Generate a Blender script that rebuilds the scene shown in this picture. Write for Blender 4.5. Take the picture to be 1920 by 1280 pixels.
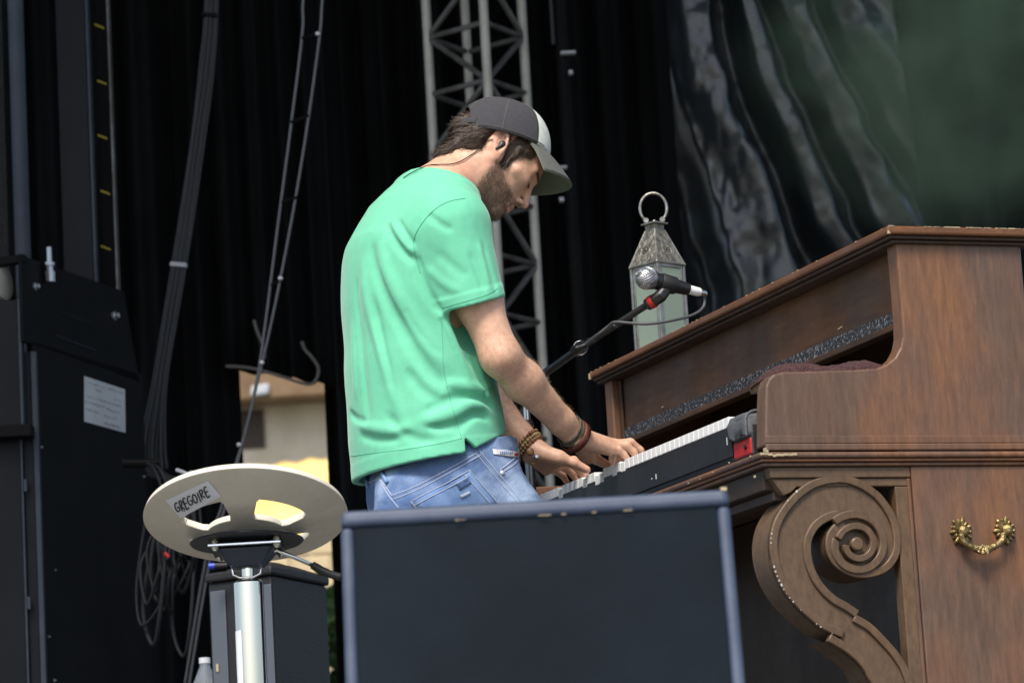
import bpy, bmesh, math, random
import numpy as np
from mathutils import Vector, Matrix
from mathutils.bvhtree import BVHTree

for _o in list(bpy.data.objects):
    bpy.data.objects.remove(_o, do_unlink=True)
scene = bpy.context.scene
COL = scene.collection
R_ = math.radians
rng = np.random.default_rng(7)
random.seed(7)

# ------------------------------------------------------------------ camera
FPX, PITCH, ROLL, YAW = 6185.0, 0.17927, -0.05765, 0.35844
CAM = np.array([0.0, 0.0, -0.05])
fw = np.array([0, math.cos(PITCH), math.sin(PITCH)])
rt = np.array([1.0, 0, 0])
up = np.cross(rt, fw)
rt2 = math.cos(ROLL) * rt + math.sin(ROLL) * up
up2 = -math.sin(ROLL) * rt + math.cos(ROLL) * up
RC = np.stack([rt2, up2, -fw], 1)
cd = bpy.data.cameras.new('camera')
cam = bpy.data.objects.new('camera', cd)
COL.objects.link(cam)
cam.matrix_world = Matrix([list(RC[0]) + [CAM[0]], list(RC[1]) + [CAM[1]], list(RC[2]) + [CAM[2]], [0, 0, 0, 1]])
cd.sensor_width = 36.0
cd.sensor_fit = 'HORIZONTAL'
cd.lens = FPX / 1920.0 * 36.0
cd.clip_start = 0.1
cd.clip_end = 500.0
cd.dof.use_dof = True
cd.dof.focus_distance = 6.45
cd.dof.aperture_fstop = 8.0
scene.camera = cam

# ------------------------------------------------------------------ light
SUN_EL, SUN_AZ = 55.0, 194.0        # azimuth: clockwise from +Y; 180 = behind the camera
w = bpy.data.worlds.new('World')
scene.world = w
w.use_nodes = True
nt = w.node_tree
bg = nt.nodes['Background']
sky = nt.nodes.new('ShaderNodeTexSky')
sky.sky_type = 'NISHITA'
sky.sun_disc = False
sky.sun_elevation = R_(SUN_EL)
sky.sun_rotation = R_(SUN_AZ)
sky.air_density = 1.0
sky.dust_density = 3.0
sky.ozone_density = 1.0
nt.links.new(sky.outputs[0], bg.inputs[0])
bg.inputs[1].default_value = 0.11
sd = bpy.data.lights.new('sun', 'SUN')
sd.energy = 2.4
sd.angle = R_(16)
sd.color = (1.0, 0.95, 0.87)
sun = bpy.data.objects.new('sun', sd)
COL.objects.link(sun)
_d = Vector((math.sin(R_(SUN_AZ)) * math.cos(R_(SUN_EL)), math.cos(R_(SUN_AZ)) * math.cos(R_(SUN_EL)), math.sin(R_(SUN_EL))))
sun.rotation_euler = (-_d).to_track_quat('-Z', 'Y').to_euler()
sun.location = _d * 40
vs = scene.view_settings
vs.view_transform = 'Standard'
vs.look = 'None'
vs.gamma = 1.0
vs.use_curve_mapping = False
vs.exposure = 0.85
scene.render.engine = 'CYCLES'

# ------------------------------------------------------------------ pixel -> place helpers
DD = np.array([math.cos(YAW), math.sin(YAW), 0])      # into the piano (player's forward)
LL = np.array([-math.sin(YAW), math.cos(YAW), 0])     # along the piano, away
ZZ = np.array([0, 0, 1.0])

def ray(px, py):
    return RC @ np.array([(px - 960) / FPX, -(py - 640) / FPX, -1.0])

def P(px, py, Y):
    v = ray(px, py)
    return CAM + v * (Y / v[1])

def onp(px, py, p0, n):
    v = ray(px, py)
    return CAM + v * (((p0 - CAM) @ n) / (v @ n))

_A = P(1663.75, 422.2, 6.0)
PO = np.array([_A[0], _A[1], 0.0])                    # piano origin: under the lid's front corner

def W(u, t, z):
    return PO + u * DD + t * LL + np.array([0, 0, z])

def PT(px, py, t):                                    # on the plane t = const
    return onp(px, py, PO + t * LL, LL)

def PU(px, py, u):
    return onp(px, py, PO + u * DD, DD)

TM = 0.76                                             # the player's midplane

def M(px, py, dt=0.0):
    return PT(px, py, TM + dt)

def loc(p):
    q = np.asarray(p) - PO
    return np.array([q @ DD, q @ LL, q[2]])

# ------------------------------------------------------------------ materials
def mat(name, col, rough=0.6, metal=0.0, col2=None, scale=8.0, stretch=(1, 1, 1), bump=0.0, bscale=60.0, spec=None,
        col3=None, thresh=(0.4, 0.65), detail=6.0, attr=None, sheen=0.0, coat=0.0, rough2=None):
    m = bpy.data.materials.new(name)
    m.use_nodes = True
    n = m.node_tree
    b = n.nodes['Principled BSDF']
    b.inputs['Roughness'].default_value = rough
    b.inputs['Metallic'].default_value = metal
    if spec is not None:
        b.inputs['Specular IOR Level'].default_value = spec
    if sheen:
        b.inputs['Sheen Weight'].default_value = sheen
        b.inputs['Sheen Roughness'].default_value = 0.4
    if coat:
        b.inputs['Coat Weight'].default_value = coat
        b.inputs['Coat Roughness'].default_value = 0.15
    tc = n.nodes.new('ShaderNodeTexCoord')
    mp = n.nodes.new('ShaderNodeMapping')
    mp.inputs['Scale'].default_value = stretch
    n.links.new(tc.outputs['Object'], mp.inputs['Vector'])
    out = None
    if attr:
        a = n.nodes.new('ShaderNodeAttribute')
        a.attribute_name = attr
        out = a.outputs['Color']
        if col2 is not None:                          # slight mottling over the attribute
            nz = n.nodes.new('ShaderNodeTexNoise')
            nz.inputs['Scale'].default_value = scale
            nz.inputs['Detail'].default_value = detail
            n.links.new(mp.outputs[0], nz.inputs['Vector'])
            mx = n.nodes.new('ShaderNodeMix')
            mx.data_type = 'RGBA'
            mx.blend_type = 'MULTIPLY'
            cr = n.nodes.new('ShaderNodeValToRGB')
            cr.color_ramp.elements[0].position = thresh[0]
            cr.color_ramp.elements[1].position = thresh[1]
            cr.color_ramp.elements[0].color = (*col2, 1)
            cr.color_ramp.elements[1].color = (1, 1, 1, 1)
            n.links.new(nz.outputs[0], cr.inputs[0])
            mx.inputs[0].default_value = 1.0
            n.links.new(out, mx.inputs[6])
            n.links.new(cr.outputs[0], mx.inputs[7])
            out = mx.outputs[2]
        n.links.new(out, b.inputs['Base Color'])
    elif col2 is not None:
        nz = n.nodes.new('ShaderNodeTexNoise')
        nz.inputs['Scale'].default_value = scale
        nz.inputs['Detail'].default_value = detail
        nz.inputs['Roughness'].default_value = 0.6
        n.links.new(mp.outputs[0], nz.inputs['Vector'])
        cr = n.nodes.new('ShaderNodeValToRGB')
        e = cr.color_ramp.elements
        e[0].position, e[1].position = thresh
        e[0].color = (*col, 1)
        e[1].color = (*col2, 1)
        if col3 is not None:
            k = e.new((thresh[0] + thresh[1]) / 2)
            k.color = (*col3, 1)
        n.links.new(nz.outputs[0], cr.inputs[0])
        n.links.new(cr.outputs[0], b.inputs['Base Color'])
        if rough2 is not None:
            mr = n.nodes.new('ShaderNodeMapRange')
            mr.inputs[3].default_value = rough
            mr.inputs[4].default_value = rough2
            n.links.new(nz.outputs[0], mr.inputs[0])
            n.links.new(mr.outputs[0], b.inputs['Roughness'])
    else:
        b.inputs['Base Color'].default_value = (*col, 1)
    if bump:
        nb = n.nodes.new('ShaderNodeTexNoise')
        nb.inputs['Scale'].default_value = bscale
        nb.inputs['Detail'].default_value = 5
        n.links.new(mp.outputs[0], nb.inputs['Vector'])
        bp = n.nodes.new('ShaderNodeBump')
        bp.inputs['Strength'].default_value = bump
        bp.inputs['Distance'].default_value = 0.01
        n.links.new(nb.outputs[0], bp.inputs['Height'])
        n.links.new(bp.outputs[0], b.inputs['Normal'])
    return m

MATS = {}
def MT(k, *a, **kw):
    MATS[k] = mat(k, *a, **kw)
    return MATS[k]

# ------------------------------------------------------------------ mesh builder
class MB:
    def __init__(s):
        s.v = []
        s.f = []
    def add(s, vs, fs):
        k = len(s.v)
        s.v += [tuple(float(c) for c in p) for p in vs]
        s.f += [tuple(i + k for i in q) for q in fs]
        return s
    def box(s, o, a, b, c):
        """corner o and three edge vectors"""
        o, a, b, c = map(np.asarray, (o, a, b, c))
        vs = [o, o + a, o + a + b, o + b, o + c, o + a + c, o + a + b + c, o + b + c]
        fs = [(0, 3, 2, 1), (4, 5, 6, 7), (0, 1, 5, 4), (1, 2, 6, 5), (2, 3, 7, 6), (3, 0, 4, 7)]
        return s.add(vs, fs)
    def cbox(s, c, ax, ay, az):
        c, ax, ay, az = map(np.asarray, (c, ax, ay, az))
        return s.box(c - (ax + ay + az) / 2, ax, ay, az)
    def prism(s, poly, d):
        """planar polygon (list of 3D points) extruded by vector d"""
        n = len(poly)
        poly = [np.asarray(p) for p in poly]
        vs = poly + [p + np.asarray(d) for p in poly]
        fs = [tuple(range(n))[::-1], tuple(range(n, 2 * n))]
        fs += [(i, (i + 1) % n, n + (i + 1) % n, n + i) for i in range(n)]
        return s.add(vs, fs)
    def tube(s, pts, r, n=8, cap=True, closed=False):
        pts = [np.asarray(p, float) for p in pts]
        m = len(pts)
        rr = r if hasattr(r, '__len__') else [r] * m
        k = len(s.v)
        tang = []
        for i in range(m):
            if closed:
                d = pts[(i + 1) % m] - pts[i - 1]
            else:
                d = pts[min(i + 1, m - 1)] - pts[max(i - 1, 0)]
            tang.append(d / (np.linalg.norm(d) + 1e-12))
        ref = np.array([0, 0, 1.0]) if abs(tang[0][2]) < 0.9 else np.array([1.0, 0, 0])
        nx = np.cross(tang[0], ref)
        nx /= np.linalg.norm(nx)
        vs = []
        for i in range(m):
            nx = nx - (nx @ tang[i]) * tang[i]
            nx /= np.linalg.norm(nx) + 1e-12
            ny = np.cross(tang[i], nx)
            for j in range(n):
                a = 2 * math.pi * j / n
                vs.append(pts[i] + rr[i] * (math.cos(a) * nx + math.sin(a) * ny))
        fs = []
        for i in range(m if closed else m - 1):
            i2 = (i + 1) % m
            for j in range(n):
                j2 = (j + 1) % n
                fs.append((i * n + j, i * n + j2, i2 * n + j2, i2 * n + j))
        if cap and not closed:
            fs.append(tuple(range(n))[::-1])
            fs.append(tuple((m - 1) * n + j for j in range(n)))
        return s.add(vs, fs)
    def lathe(s, c, axis, prof, n=24, ref=None):
        """prof: list of (radius, height along axis)"""
        c = np.asarray(c, float)
        axis = np.asarray(axis, float)
        axis = axis / np.linalg.norm(axis)
        if ref is None:
            ref = np.array([1.0, 0, 0]) if abs(axis[0]) < 0.9 else np.array([0, 1.0, 0])
        x = np.cross(ref, axis)
        x /= np.linalg.norm(x)
        y = np.cross(axis, x)
        vs = []
        for r, h in prof:
            for j in range(n):
                a = 2 * math.pi * j / n
                vs.append(c + axis * h + max(r, 1e-5) * (math.cos(a) * x + math.sin(a) * y))
        fs = []
        for i in range(len(prof) - 1):
            for j in range(n):
                j2 = (j + 1) % n
                fs.append((i * n + j, i * n + j2, (i + 1) * n + j2, (i + 1) * n + j))
        fs.append(tuple(range(n))[::-1])
        fs.append(tuple((len(prof) - 1) * n + j for j in range(n)))
        return s.add(vs, fs)
    def grid(s, pts):
        """pts: array (a,b,3)"""
        a, b = len(pts), len(pts[0])
        vs = [p for row in pts for p in row]
        fs = [(i * b + j, i * b + j + 1, (i + 1) * b + j + 1, (i + 1) * b + j) for i in range(a - 1) for j in range(b - 1)]
        return s.add(vs, fs)
    def build(s, name, m, parent=None, base=None, smooth=None, bevel=0.0, solid=0.0, seg=2, recalc=True):
        b0 = np.zeros(3)
        if parent is not None:
            b0 = np.array(parent.get('_base', (0, 0, 0)))
        elif base is not None:
            b0 = np.asarray(base, float)
        me = bpy.data.meshes.new(name)
        me.from_pydata([tuple(np.asarray(p) - b0) for p in s.v], [], s.f)
        if recalc:
            bm = bmesh.new()
            bm.from_mesh(me)
            bmesh.ops.recalc_face_normals(bm, faces=bm.faces[:])
            bm.to_mesh(me)
            bm.free()
        return link(name, me, m, parent, b0, smooth, bevel, solid, seg)

def link(name, me, m, parent=None, b0=(0, 0, 0), smooth=None, bevel=0.0, solid=0.0, seg=2):
    me.validate()
    o = bpy.data.objects.new(name, me)
    COL.objects.link(o)
    if m is not None:
        me.materials.append(MATS[m] if isinstance(m, str) else m)
    if smooth:
        me.shade_smooth()
        if smooth is not True:
            me.set_sharp_from_angle(angle=R_(smooth))
    if parent is not None:
        o.parent = parent
    else:
        o.location = Vector([float(x) for x in b0])
    if solid:
        md = o.modifiers.new('thickness', 'SOLIDIFY')
        md.thickness = solid
        md.offset = 0
    if bevel:
        md = o.modifiers.new('bevel', 'BEVEL')
        md.width = bevel
        md.segments = seg
        md.limit_method = 'ANGLE'
        md.angle_limit = R_(40)
        md.harden_normals = False
    o['_base'] = [float(x) for x in b0]
    return o

def empty(name, base, label=None, cat=None, group=None):
    o = bpy.data.objects.new(name, None)
    COL.objects.link(o)
    o.location = Vector([float(x) for x in base])
    o.empty_display_size = 0.1
    o['_base'] = [float(x) for x in base]
    if label:
        tag(o, label, cat, group)
    return o

def tag(o, label=None, cat=None, group=None, kind=None):
    if label: o['label'] = label
    if cat: o['category'] = cat
    if group: o['group'] = group
    if kind: o['kind'] = kind
    return o

def spline(pts, n=40):
    """Catmull-Rom through 3D points"""
    p = [np.asarray(q, float) for q in pts]
    p = [2 * p[0] - p[1]] + p + [2 * p[-1] - p[-2]]
    out = []
    m = len(p) - 3
    per = max(2, n // m)
    for i in range(m):
        for k in range(per):
            t = k / per
            a, b, c, d = p[i:i + 4]
            out.append(0.5 * ((2 * b) + (-a + c) * t + (2 * a - 5 * b + 4 * c - d) * t * t + (-a + 3 * b - 3 * c + d) * t ** 3))
    out.append(p[-2])
    return out

# ------------------------------------------------------------------ implicit surfaces
def smin(a, b, k):
    h = np.clip(0.5 + 0.5 * (b - a) / k, 0, 1)
    return b + (a - b) * h - k * h * (1 - h)

def smax(a, b, k):
    return -smin(-a, -b, k)

def cap(p, a, b, ra, rb):
    a = np.asarray(a, float)
    b = np.asarray(b, float)
    ba = b - a
    t = np.clip(((p - a) @ ba) / (ba @ ba), 0, 1)
    return np.linalg.norm(p - a - t[:, None] * ba, axis=1) - (ra + (rb - ra) * t)

def ell(p, c, r, rot=None):
    q = p - np.asarray(c, float)
    if rot is not None:
        q = q @ rot                      # columns of rot: local axes
    r = np.asarray(r, float)
    k0 = np.linalg.norm(q / r, axis=1)
    k1 = np.linalg.norm(q / (r * r), axis=1) + 1e-9
    return k0 * (k0 - 1) / k1

def chain_ell(p, pts, k=0.03):
    """pts: (u, z, a, b) stations in the player's plane; elliptical cross-sections"""
    q = p - PO
    u = q @ DD
    s = q @ LL - TM
    z = q[:, 2]
    d = None
    for (u0, z0, a0, b0), (u1, z1, a1, b1) in zip(pts[:-1], pts[1:]):
        du, dz = u1 - u0, z1 - z0
        t = np.clip(((u - u0) * du + (z - z0) * dz) / (du * du + dz * dz), 0, 1)
        e = np.hypot(u - u0 - t * du, z - z0 - t * dz)
        a = a0 + (a1 - a0) * t
        b = b0 + (b1 - b0) * t
        k0 = np.sqrt((e / a) ** 2 + (s / b) ** 2)
        k1 = np.sqrt((e / a ** 2) ** 2 + (s / b ** 2) ** 2) + 1e-6
        dd = k0 * (k0 - 1) / k1
        dd = np.where(k0 < 0.3, -np.minimum(a, b) * 0.7, dd)
        d = dd if d is None else smin(d, dd, k)
    return d

CORN = np.array([[i, j, k] for k in (0, 1) for j in (0, 1) for i in (0, 1)])
EDG = [(0, 1), (2, 3), (4, 5), (6, 7), (0, 2), (1, 3), (4, 6), (5, 7), (0, 4), (1, 5), (2, 6), (3, 7)]

def sdf_mesh(f, lo, hi, h, levels=4, slack=1.45):
    lo = np.asarray(lo, float)
    hi = np.asarray(hi, float)
    H = h * 2 ** levels
    n = np.ceil((hi - lo) / H).astype(int)
    idx = np.stack(np.meshgrid(*[np.arange(x) for x in n], indexing='ij'), -1).reshape(-1, 3)
    for L in range(levels, -1, -1):
        hh = h * 2 ** L
        d = f(lo + (idx + 0.5) * hh)
        idx = idx[np.abs(d) < hh * 0.87 * slack + (0.012 if L else 0.0)]
        if L:
            idx = (idx[:, None, :] * 2 + CORN[None]).reshape(-1, 3)
    N = np.int64(1 << 20)
    def key(i):
        i = i.astype(np.int64)
        return (i[..., 0] * N + i[..., 1]) * N + i[..., 2]
    cidx = idx[:, None, :] + CORN[None]
    ck = key(cidx)
    uk, inv = np.unique(ck.ravel(), return_inverse=True)
    uc = np.stack([uk // (N * N), (uk // N) % N, uk % N], 1)
    val = f(lo + uc * h)
    v = val[inv].reshape(-1, 8)
    ins = v < 0
    mix = ins.any(1) & ~ins.all(1)
    idx, v, ins = idx[mix], v[mix], ins[mix]
    acc = np.zeros((len(idx), 3))
    cnt = np.zeros(len(idx))
    for a, b in EDG:
        c = ins[:, a] != ins[:, b]
        t = v[:, a] / (v[:, a] - v[:, b] + 1e-20)
        pt = CORN[a] + t[:, None] * (CORN[b] - CORN[a])
        acc[c] += pt[c]
        cnt[c] += 1
    pos = lo + (idx + acc / cnt[:, None]) * h
    k = key(idx)
    order = np.argsort(k)
    ks = k[order]
    def find(i):
        q = key(i)
        j = np.searchsorted(ks, q)
        j = np.clip(j, 0, len(ks) - 1)
        ok = ks[j] == q
        return np.where(ok, order[j], -1)
    quads = []
    for ax, (cb, o1, o2) in enumerate(((1, (0, 1, 0), (0, 0, 1)), (2, (0, 0, 1), (1, 0, 0)), (4, (1, 0, 0), (0, 1, 0)))):
        e = ins[:, 0] != ins[:, cb]
        i0 = idx[e]
        o1 = np.array(o1)
        o2 = np.array(o2)
        q = np.stack([find(i0), find(i0 - o1), find(i0 - o1 - o2), find(i0 - o2)], 1)
        fl = ins[e, 0]
        q[~fl] = q[~fl][:, ::-1]
        quads.append(q[(q >= 0).all(1)])
    return largest(pos, np.concatenate(quads))

def largest(pos, q):
    lab = np.arange(len(pos))
    while True:
        m_ = lab[q].min(1)
        new = lab.copy()
        for c in range(4):
            np.minimum.at(new, q[:, c], m_)
        np.minimum.at(new, lab, new)
        new = new[new]
        new = new[new]
        if (new == lab).all():
            break
        lab = new
    u, inv, cnt = np.unique(lab, return_inverse=True, return_counts=True)
    keep = inv == cnt.argmax()
    if keep.all():
        return pos, q
    remap = np.cumsum(keep) - 1
    q = q[keep[q[:, 0]]]
    return pos[keep], remap[q]

def np_mesh(name, pos, quads, base):
    me = bpy.data.meshes.new(name)
    pos = pos - np.asarray(base)
    me.vertices.add(len(pos))
    me.vertices.foreach_set('co', pos.astype(np.float32).ravel())
    me.loops.add(len(quads) * 4)
    me.loops.foreach_set('vertex_index', quads.astype(np.int32).ravel())
    me.polygons.add(len(quads))
    me.polygons.foreach_set('loop_start', np.arange(0, len(quads) * 4, 4, dtype=np.int32))
    me.update(calc_edges=True)
    return me

def set_col(me, name, rgb):
    a = me.attributes.new(name, 'FLOAT_COLOR', 'POINT')
    c = np.ones((len(me.vertices), 4), np.float32)
    c[:, :3] = rgb
    a.data.foreach_set('color', c.ravel())

def vnoise(p, s, seed=0):
    """cheap smooth value noise"""
    q = p * s + seed * 17.3
    i = np.floor(q).astype(np.int64)
    fr = q - i
    fr = fr * fr * (3 - 2 * fr)
    def h(i):
        n = (i[:, 0] * 73856093) ^ (i[:, 1] * 19349663) ^ (i[:, 2] * 83492791)
        n = (n ^ (n >> 13)) * 1274126177
        return ((n ^ (n >> 16)) & 0xffff) / 65535.0
    r = 0
    for c in CORN:
        wgt = np.prod(np.where(c, fr, 1 - fr), axis=1)
        r = r + wgt * h(i + c)
    return r

def trace(f, px, py, t0=5.0, t1=9.0):
    """surface points of an implicit shape seen along photo rays"""
    v = np.array([ray(a, b) for a, b in zip(px, py)])
    v /= np.linalg.norm(v, axis=1)[:, None]
    t = np.full(len(v), t0)
    for _ in range(120):
        d = f(CAM + v * t[:, None])
        t = np.minimum(t + np.clip(d, -0.02, 0.2) * 0.8, t1)
    return CAM + v * t[:, None], t < t1 - 0.01

# ================================================================== THE SETTING
MT('stage_paint', (0.05, 0.048, 0.045), 0.6, col2=(0.08, 0.077, 0.07), scale=6, bump=0.15)
MT('ground', (0.17, 0.165, 0.15), 0.95, col2=(0.12, 0.13, 0.095), scale=0.5, bump=0.3, bscale=20)
MT('black_cloth', (0.004, 0.0045, 0.005), 0.95, col2=(0.007, 0.0075, 0.0085), scale=3, bump=0.1, bscale=300, spec=0.15)
MT('black_tarp', (0.016, 0.022, 0.027), 0.34, col2=(0.026, 0.033, 0.039), scale=4, bump=0.25, bscale=20, spec=0.7, coat=0.4)
MT('roof_dark', (0.02, 0.02, 0.02), 0.9)

def zplane(px, py, Y):
    return P(px, py, Y)[2]

m = MB().box((-9, 3.0, -0.10), (18, 0, 0), (0, 16, 0), (0, 0, 0.10))
so = m.build('stage_floor', 'stage_paint')
tag(so, 'dark painted stage floor', None, kind='structure')
m = MB().box((-8.9, 3.05, -1.5), (17.8, 0, 0), (0, 15.8, 0), (0, 0, 1.398))
tag(m.build('stage_base', 'stage_paint'), kind='structure')
m = MB().add([(-250, -150, -1.5), (250, -150, -1.5), (250, 350, -1.5), (-250, 350, -1.5)], [(0, 1, 2, 3)])
tag(m.build('ground', 'ground'), kind='structure')
m = MB().box((-7, 4.7, 6.5), (14, 0, 0), (0, 11.3, 0), (0, 0, 0.12))  # unseen roof, added to keep the back dark and the front bright
tag(m.build('added_shade_roof', 'roof_dark'), kind='structure')

def drape(name, px0, px1, Y, z0, z1, folds, amp, label, m='black_cloth', seed=0, nx=160, nz=30, zfun=None, py_ref=600, group=None):
    xa, xb = P(px0, py_ref, Y)[0], P(px1, py_ref, Y)[0]
    r = np.random.default_rng(seed)
    ph = r.uniform(0, 6.28, 4)
    g = np.zeros((nz, nx, 3))
    for j in range(nx):
        s = j / (nx - 1)
        for i in range(nz):
            v = i / (nz - 1)
            ztop = z1
            zb = zfun(s) if zfun else z0
            z = zb + (ztop - zb) * v
            w1 = math.sin(folds * 6.283 * s + ph[0] + 0.7 * math.sin(5 * s + ph[1])) 
            w2 = 0.45 * math.sin(folds * 2.3 * 6.283 * s + ph[2] + 0.25 * z)
            w3 = 0.5 * math.sin(folds * 0.37 * 6.283 * s + ph[3] - 0.2 * z)
            g[i, j] = (xa + (xb - xa) * s + 0.15 * amp * w2, Y + amp * (abs(w1) ** 0.8 * np.sign(w1) + w2 + w3), z)
    mb = MB()
    mb.grid(g)
    o = mb.build(name, m, base=(0.5 * (xa + xb), Y, z0), smooth=True, solid=0.004, recalc=False)
    return tag(o, label, 'curtain', group)

drape('stage_drape', -160, 440, 11.6, 0.0, 6.45, 7, 0.05, 'black stage drape hanging behind the cable bundle, left of the bright opening', seed=1)
zl, zr = zplane(425, 690, 11.5), zplane(606, 724, 11.5)
drape('short_drape', 418, 622, 11.5, zl, 6.45, 4, 0.03, 'short black drape tied up above the bright opening', seed=2, zfun=lambda s: zl + (zr - zl) * s, nx=80)
drape('stage_drape', 603, 1288, 11.7, 0.0, 6.45, 8, 0.06, 'black stage drape hanging behind the lattice tower and the pianist', seed=3)
MT('hazed_cloth', (0.022, 0.026, 0.026), 0.9, col2=(0.034, 0.038, 0.038), scale=3, spec=0.2)  # black drape cloth made lighter, haze put into its colour
drape('back_drape', 1040, 2300, 14.2, 0.0, 6.45, 9, 0.08, 'dark back drape behind the green-tinted smoke, beyond the shiny tarpaulin', m='hazed_cloth', seed=4)

# --- shiny crumpled tarpaulin: heights laid out on the sheet's own width and height
def tarp():
    Y = 12.0
    nx, nz = 300, 340
    xa, xb = P(1085, 300, Y)[0], P(1700, 300, Y)[0]
    za, zb = 0.0, 6.4
    S, V = np.meshgrid(np.linspace(0, 1, nx), np.linspace(0, 1, nz))
    Zm = za + (zb - za) * V
    X = xa + (xb - xa) * S
    zref = P(1400, 200, Y)[2]
    # the folds fan outwards towards the bottom right
    sh = (Zm - zref) * (0.06 + 0.34 * S)
    q = (X + sh - xa) / (xb - xa)
    wp = np.stack([X, Zm, X * 0], -1).reshape(-1, 3)
    q = q + 0.075 * (vnoise(wp * np.array([1, 0.7, 1]), 3.2, 11).reshape(X.shape) - 0.5) + 0.035 * (vnoise(wp, 9, 12).reshape(X.shape) - 0.5)
    kq = [-0.6, 0.0, 0.27, 0.32, 0.49, 0.515, 0.545, 0.58, 0.655, 0.675, 0.70, 0.73, 0.835, 0.85, 0.87, 0.895, 1.0, 1.6]
    kh = [-0.1, -0.1, -0.1, 0.09, 0.13, -0.09, -0.11, 0.09, 0.11, -0.07, -0.07, 0.09, 0.12, -0.04, -0.04, 0.09, 0.13, 0.15]
    H = sum(np.interp(q + o, kq, kh) for o in (-0.014, -0.007, 0, 0.007, 0.014)) / 5
    H += 0.010 * np.sin(q * 33 + 1.2 * np.sin(Zm * 2.1))
    pts = np.stack([X, Zm, X * 0], -1).reshape(-1, 3)
    w1 = vnoise(pts * np.array([1, 0.45, 1]), 8, 1).reshape(X.shape)
    w2 = vnoise(pts * np.array([1, 0.6, 1]), 19, 2).reshape(X.shape)
    w3 = vnoise(pts, 38, 3).reshape(X.shape)
    H += np.clip(S * 5 - 1.2, 0.15, 1) * (0.040 * w1 + 0.026 * w2 + 0.009 * w3) * (0.45 + 0.55 * np.clip(1.6 - 2 * S, 0, 1))
    Xw = X + (Zm - zref) * -0.085 * S ** 3      # right edge swings out lower down
    g = np.stack([Xw, Y - H, Zm], -1)
    mb = MB()
    mb.grid(g)
    o = mb.build('tarpaulin', 'black_tarp', base=((xa + xb) / 2, Y, 0), smooth=True, recalc=False)
    tag(o, 'shiny black plastic tarpaulin hanging in crumpled slanting folds behind the lantern', 'tarpaulin')
tarp()

# --- smoke, with the green of a stage light put into its colour
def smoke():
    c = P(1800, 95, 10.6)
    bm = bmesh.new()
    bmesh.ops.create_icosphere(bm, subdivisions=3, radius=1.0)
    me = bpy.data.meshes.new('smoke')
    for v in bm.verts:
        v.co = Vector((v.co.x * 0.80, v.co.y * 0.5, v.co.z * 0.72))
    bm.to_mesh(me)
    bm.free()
    mt = bpy.data.materials.new('smoke')
    mt.use_nodes = True
    n = mt.node_tree
    n.nodes.remove(n.nodes['Principled BSDF'])
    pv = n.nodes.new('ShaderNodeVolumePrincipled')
    pv.inputs['Color'].default_value = (0.62, 0.88, 0.55, 1)  # green stage light is put into the scattering colour
    pv.inputs['Anisotropy'].default_value = 0.0
    tc = n.nodes.new('ShaderNodeTexCoord')
    mp = n.nodes.new('ShaderNodeMapping')
    mp.inputs['Scale'].default_value = (1 / 0.80, 1 / 0.5, 1 / 0.72)
    ln = n.nodes.new('ShaderNodeVectorMath')
    ln.operation = 'LENGTH'
    n.links.new(tc.outputs['Object'], mp.inputs[0])
    n.links.new(mp.outputs[0], ln.inputs[0])
    fall = n.nodes.new('ShaderNodeMapRange')
    fall.interpolation_type = 'SMOOTHSTEP'
    fall.inputs[1].default_value = 1.0
    fall.inputs[2].default_value = 0.25
    n.links.new(ln.outputs['Value'], fall.inputs[0])
    nz = n.nodes.new('ShaderNodeTexNoise')
    nz.inputs['Scale'].default_value = 3.4
    nz.inputs['Detail'].default_value = 5
    n.links.new(tc.outputs['Object'], nz.inputs['Vector'])
    mr = n.nodes.new('ShaderNodeMapRange')
    mr.inputs[1].default_value = 0.38
    mr.inputs[2].default_value = 0.66
    n.links.new(nz.outputs[0], mr.inputs[0])
    mu = n.nodes.new('ShaderNodeMath')
    mu.operation = 'MULTIPLY'
    n.links.new(fall.outputs[0], mu.inputs[0])
    n.links.new(mr.outputs[0], mu.inputs[1])
    mu2 = n.nodes.new('ShaderNodeMath')
    mu2.operation = 'MULTIPLY'
    mu2.inputs[1].default_value = 4.2
    n.links.new(mu.outputs[0], mu2.inputs[0])
    n.links.new(mu2.outputs[0], pv.inputs['Density'])
    n.links.new(pv.outputs[0], n.nodes['Material Output'].inputs['Volume'])
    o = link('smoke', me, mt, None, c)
    tag(o, 'soft stage smoke, coloured green in place of green stage light, drifting in front of the dark back drape', 'smoke', kind='stuff')
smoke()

# --- seen through the opening: a sunlit building, an awning, a bush
MT('cream_wall', (0.52, 0.45, 0.33), 0.9, col2=(0.68, 0.61, 0.48), scale=1.6, bump=0.4, bscale=12)
MT('brown_timber', (0.14, 0.085, 0.04), 0.8, col2=(0.2, 0.13, 0.07), scale=5)
MT('dark_opening', (0.06, 0.045, 0.035), 0.8)
MT('yellow_canvas', (0.80, 0.50, 0.13), 0.8, col2=(0.85, 0.60, 0.22), scale=2)
MT('white_paint', (0.75, 0.78, 0.8), 0.6)
MT('leaf_green', (0.06, 0.13, 0.02), 0.6, col2=(0.12, 0.22, 0.03), scale=5)
MT('panel_grey', (0.42, 0.45, 0.47), 0.7)
MT('pale_block', (0.50, 0.40, 0.24), 0.9, col2=(0.62, 0.50, 0.30), scale=4, bump=0.3, bscale=20)
YB = 34.0
bx0, bx1 = P(395, 800, YB)[0], P(660, 800, YB)[0]
hz = lambda py: zplane(520, py, YB)
b = empty('house', (0.5 * (bx0 + bx1), YB, -1.5), 'pale rendered house with a brown eave seen through the opening in the drapes', 'house')
MB().box((bx0 - 1, YB, -1.5), (bx1 - bx0 + 2, 0, 0), (0, 4, 0), (0, 0, hz(748) + 1.5)).build('wall', 'cream_wall', b)
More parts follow.
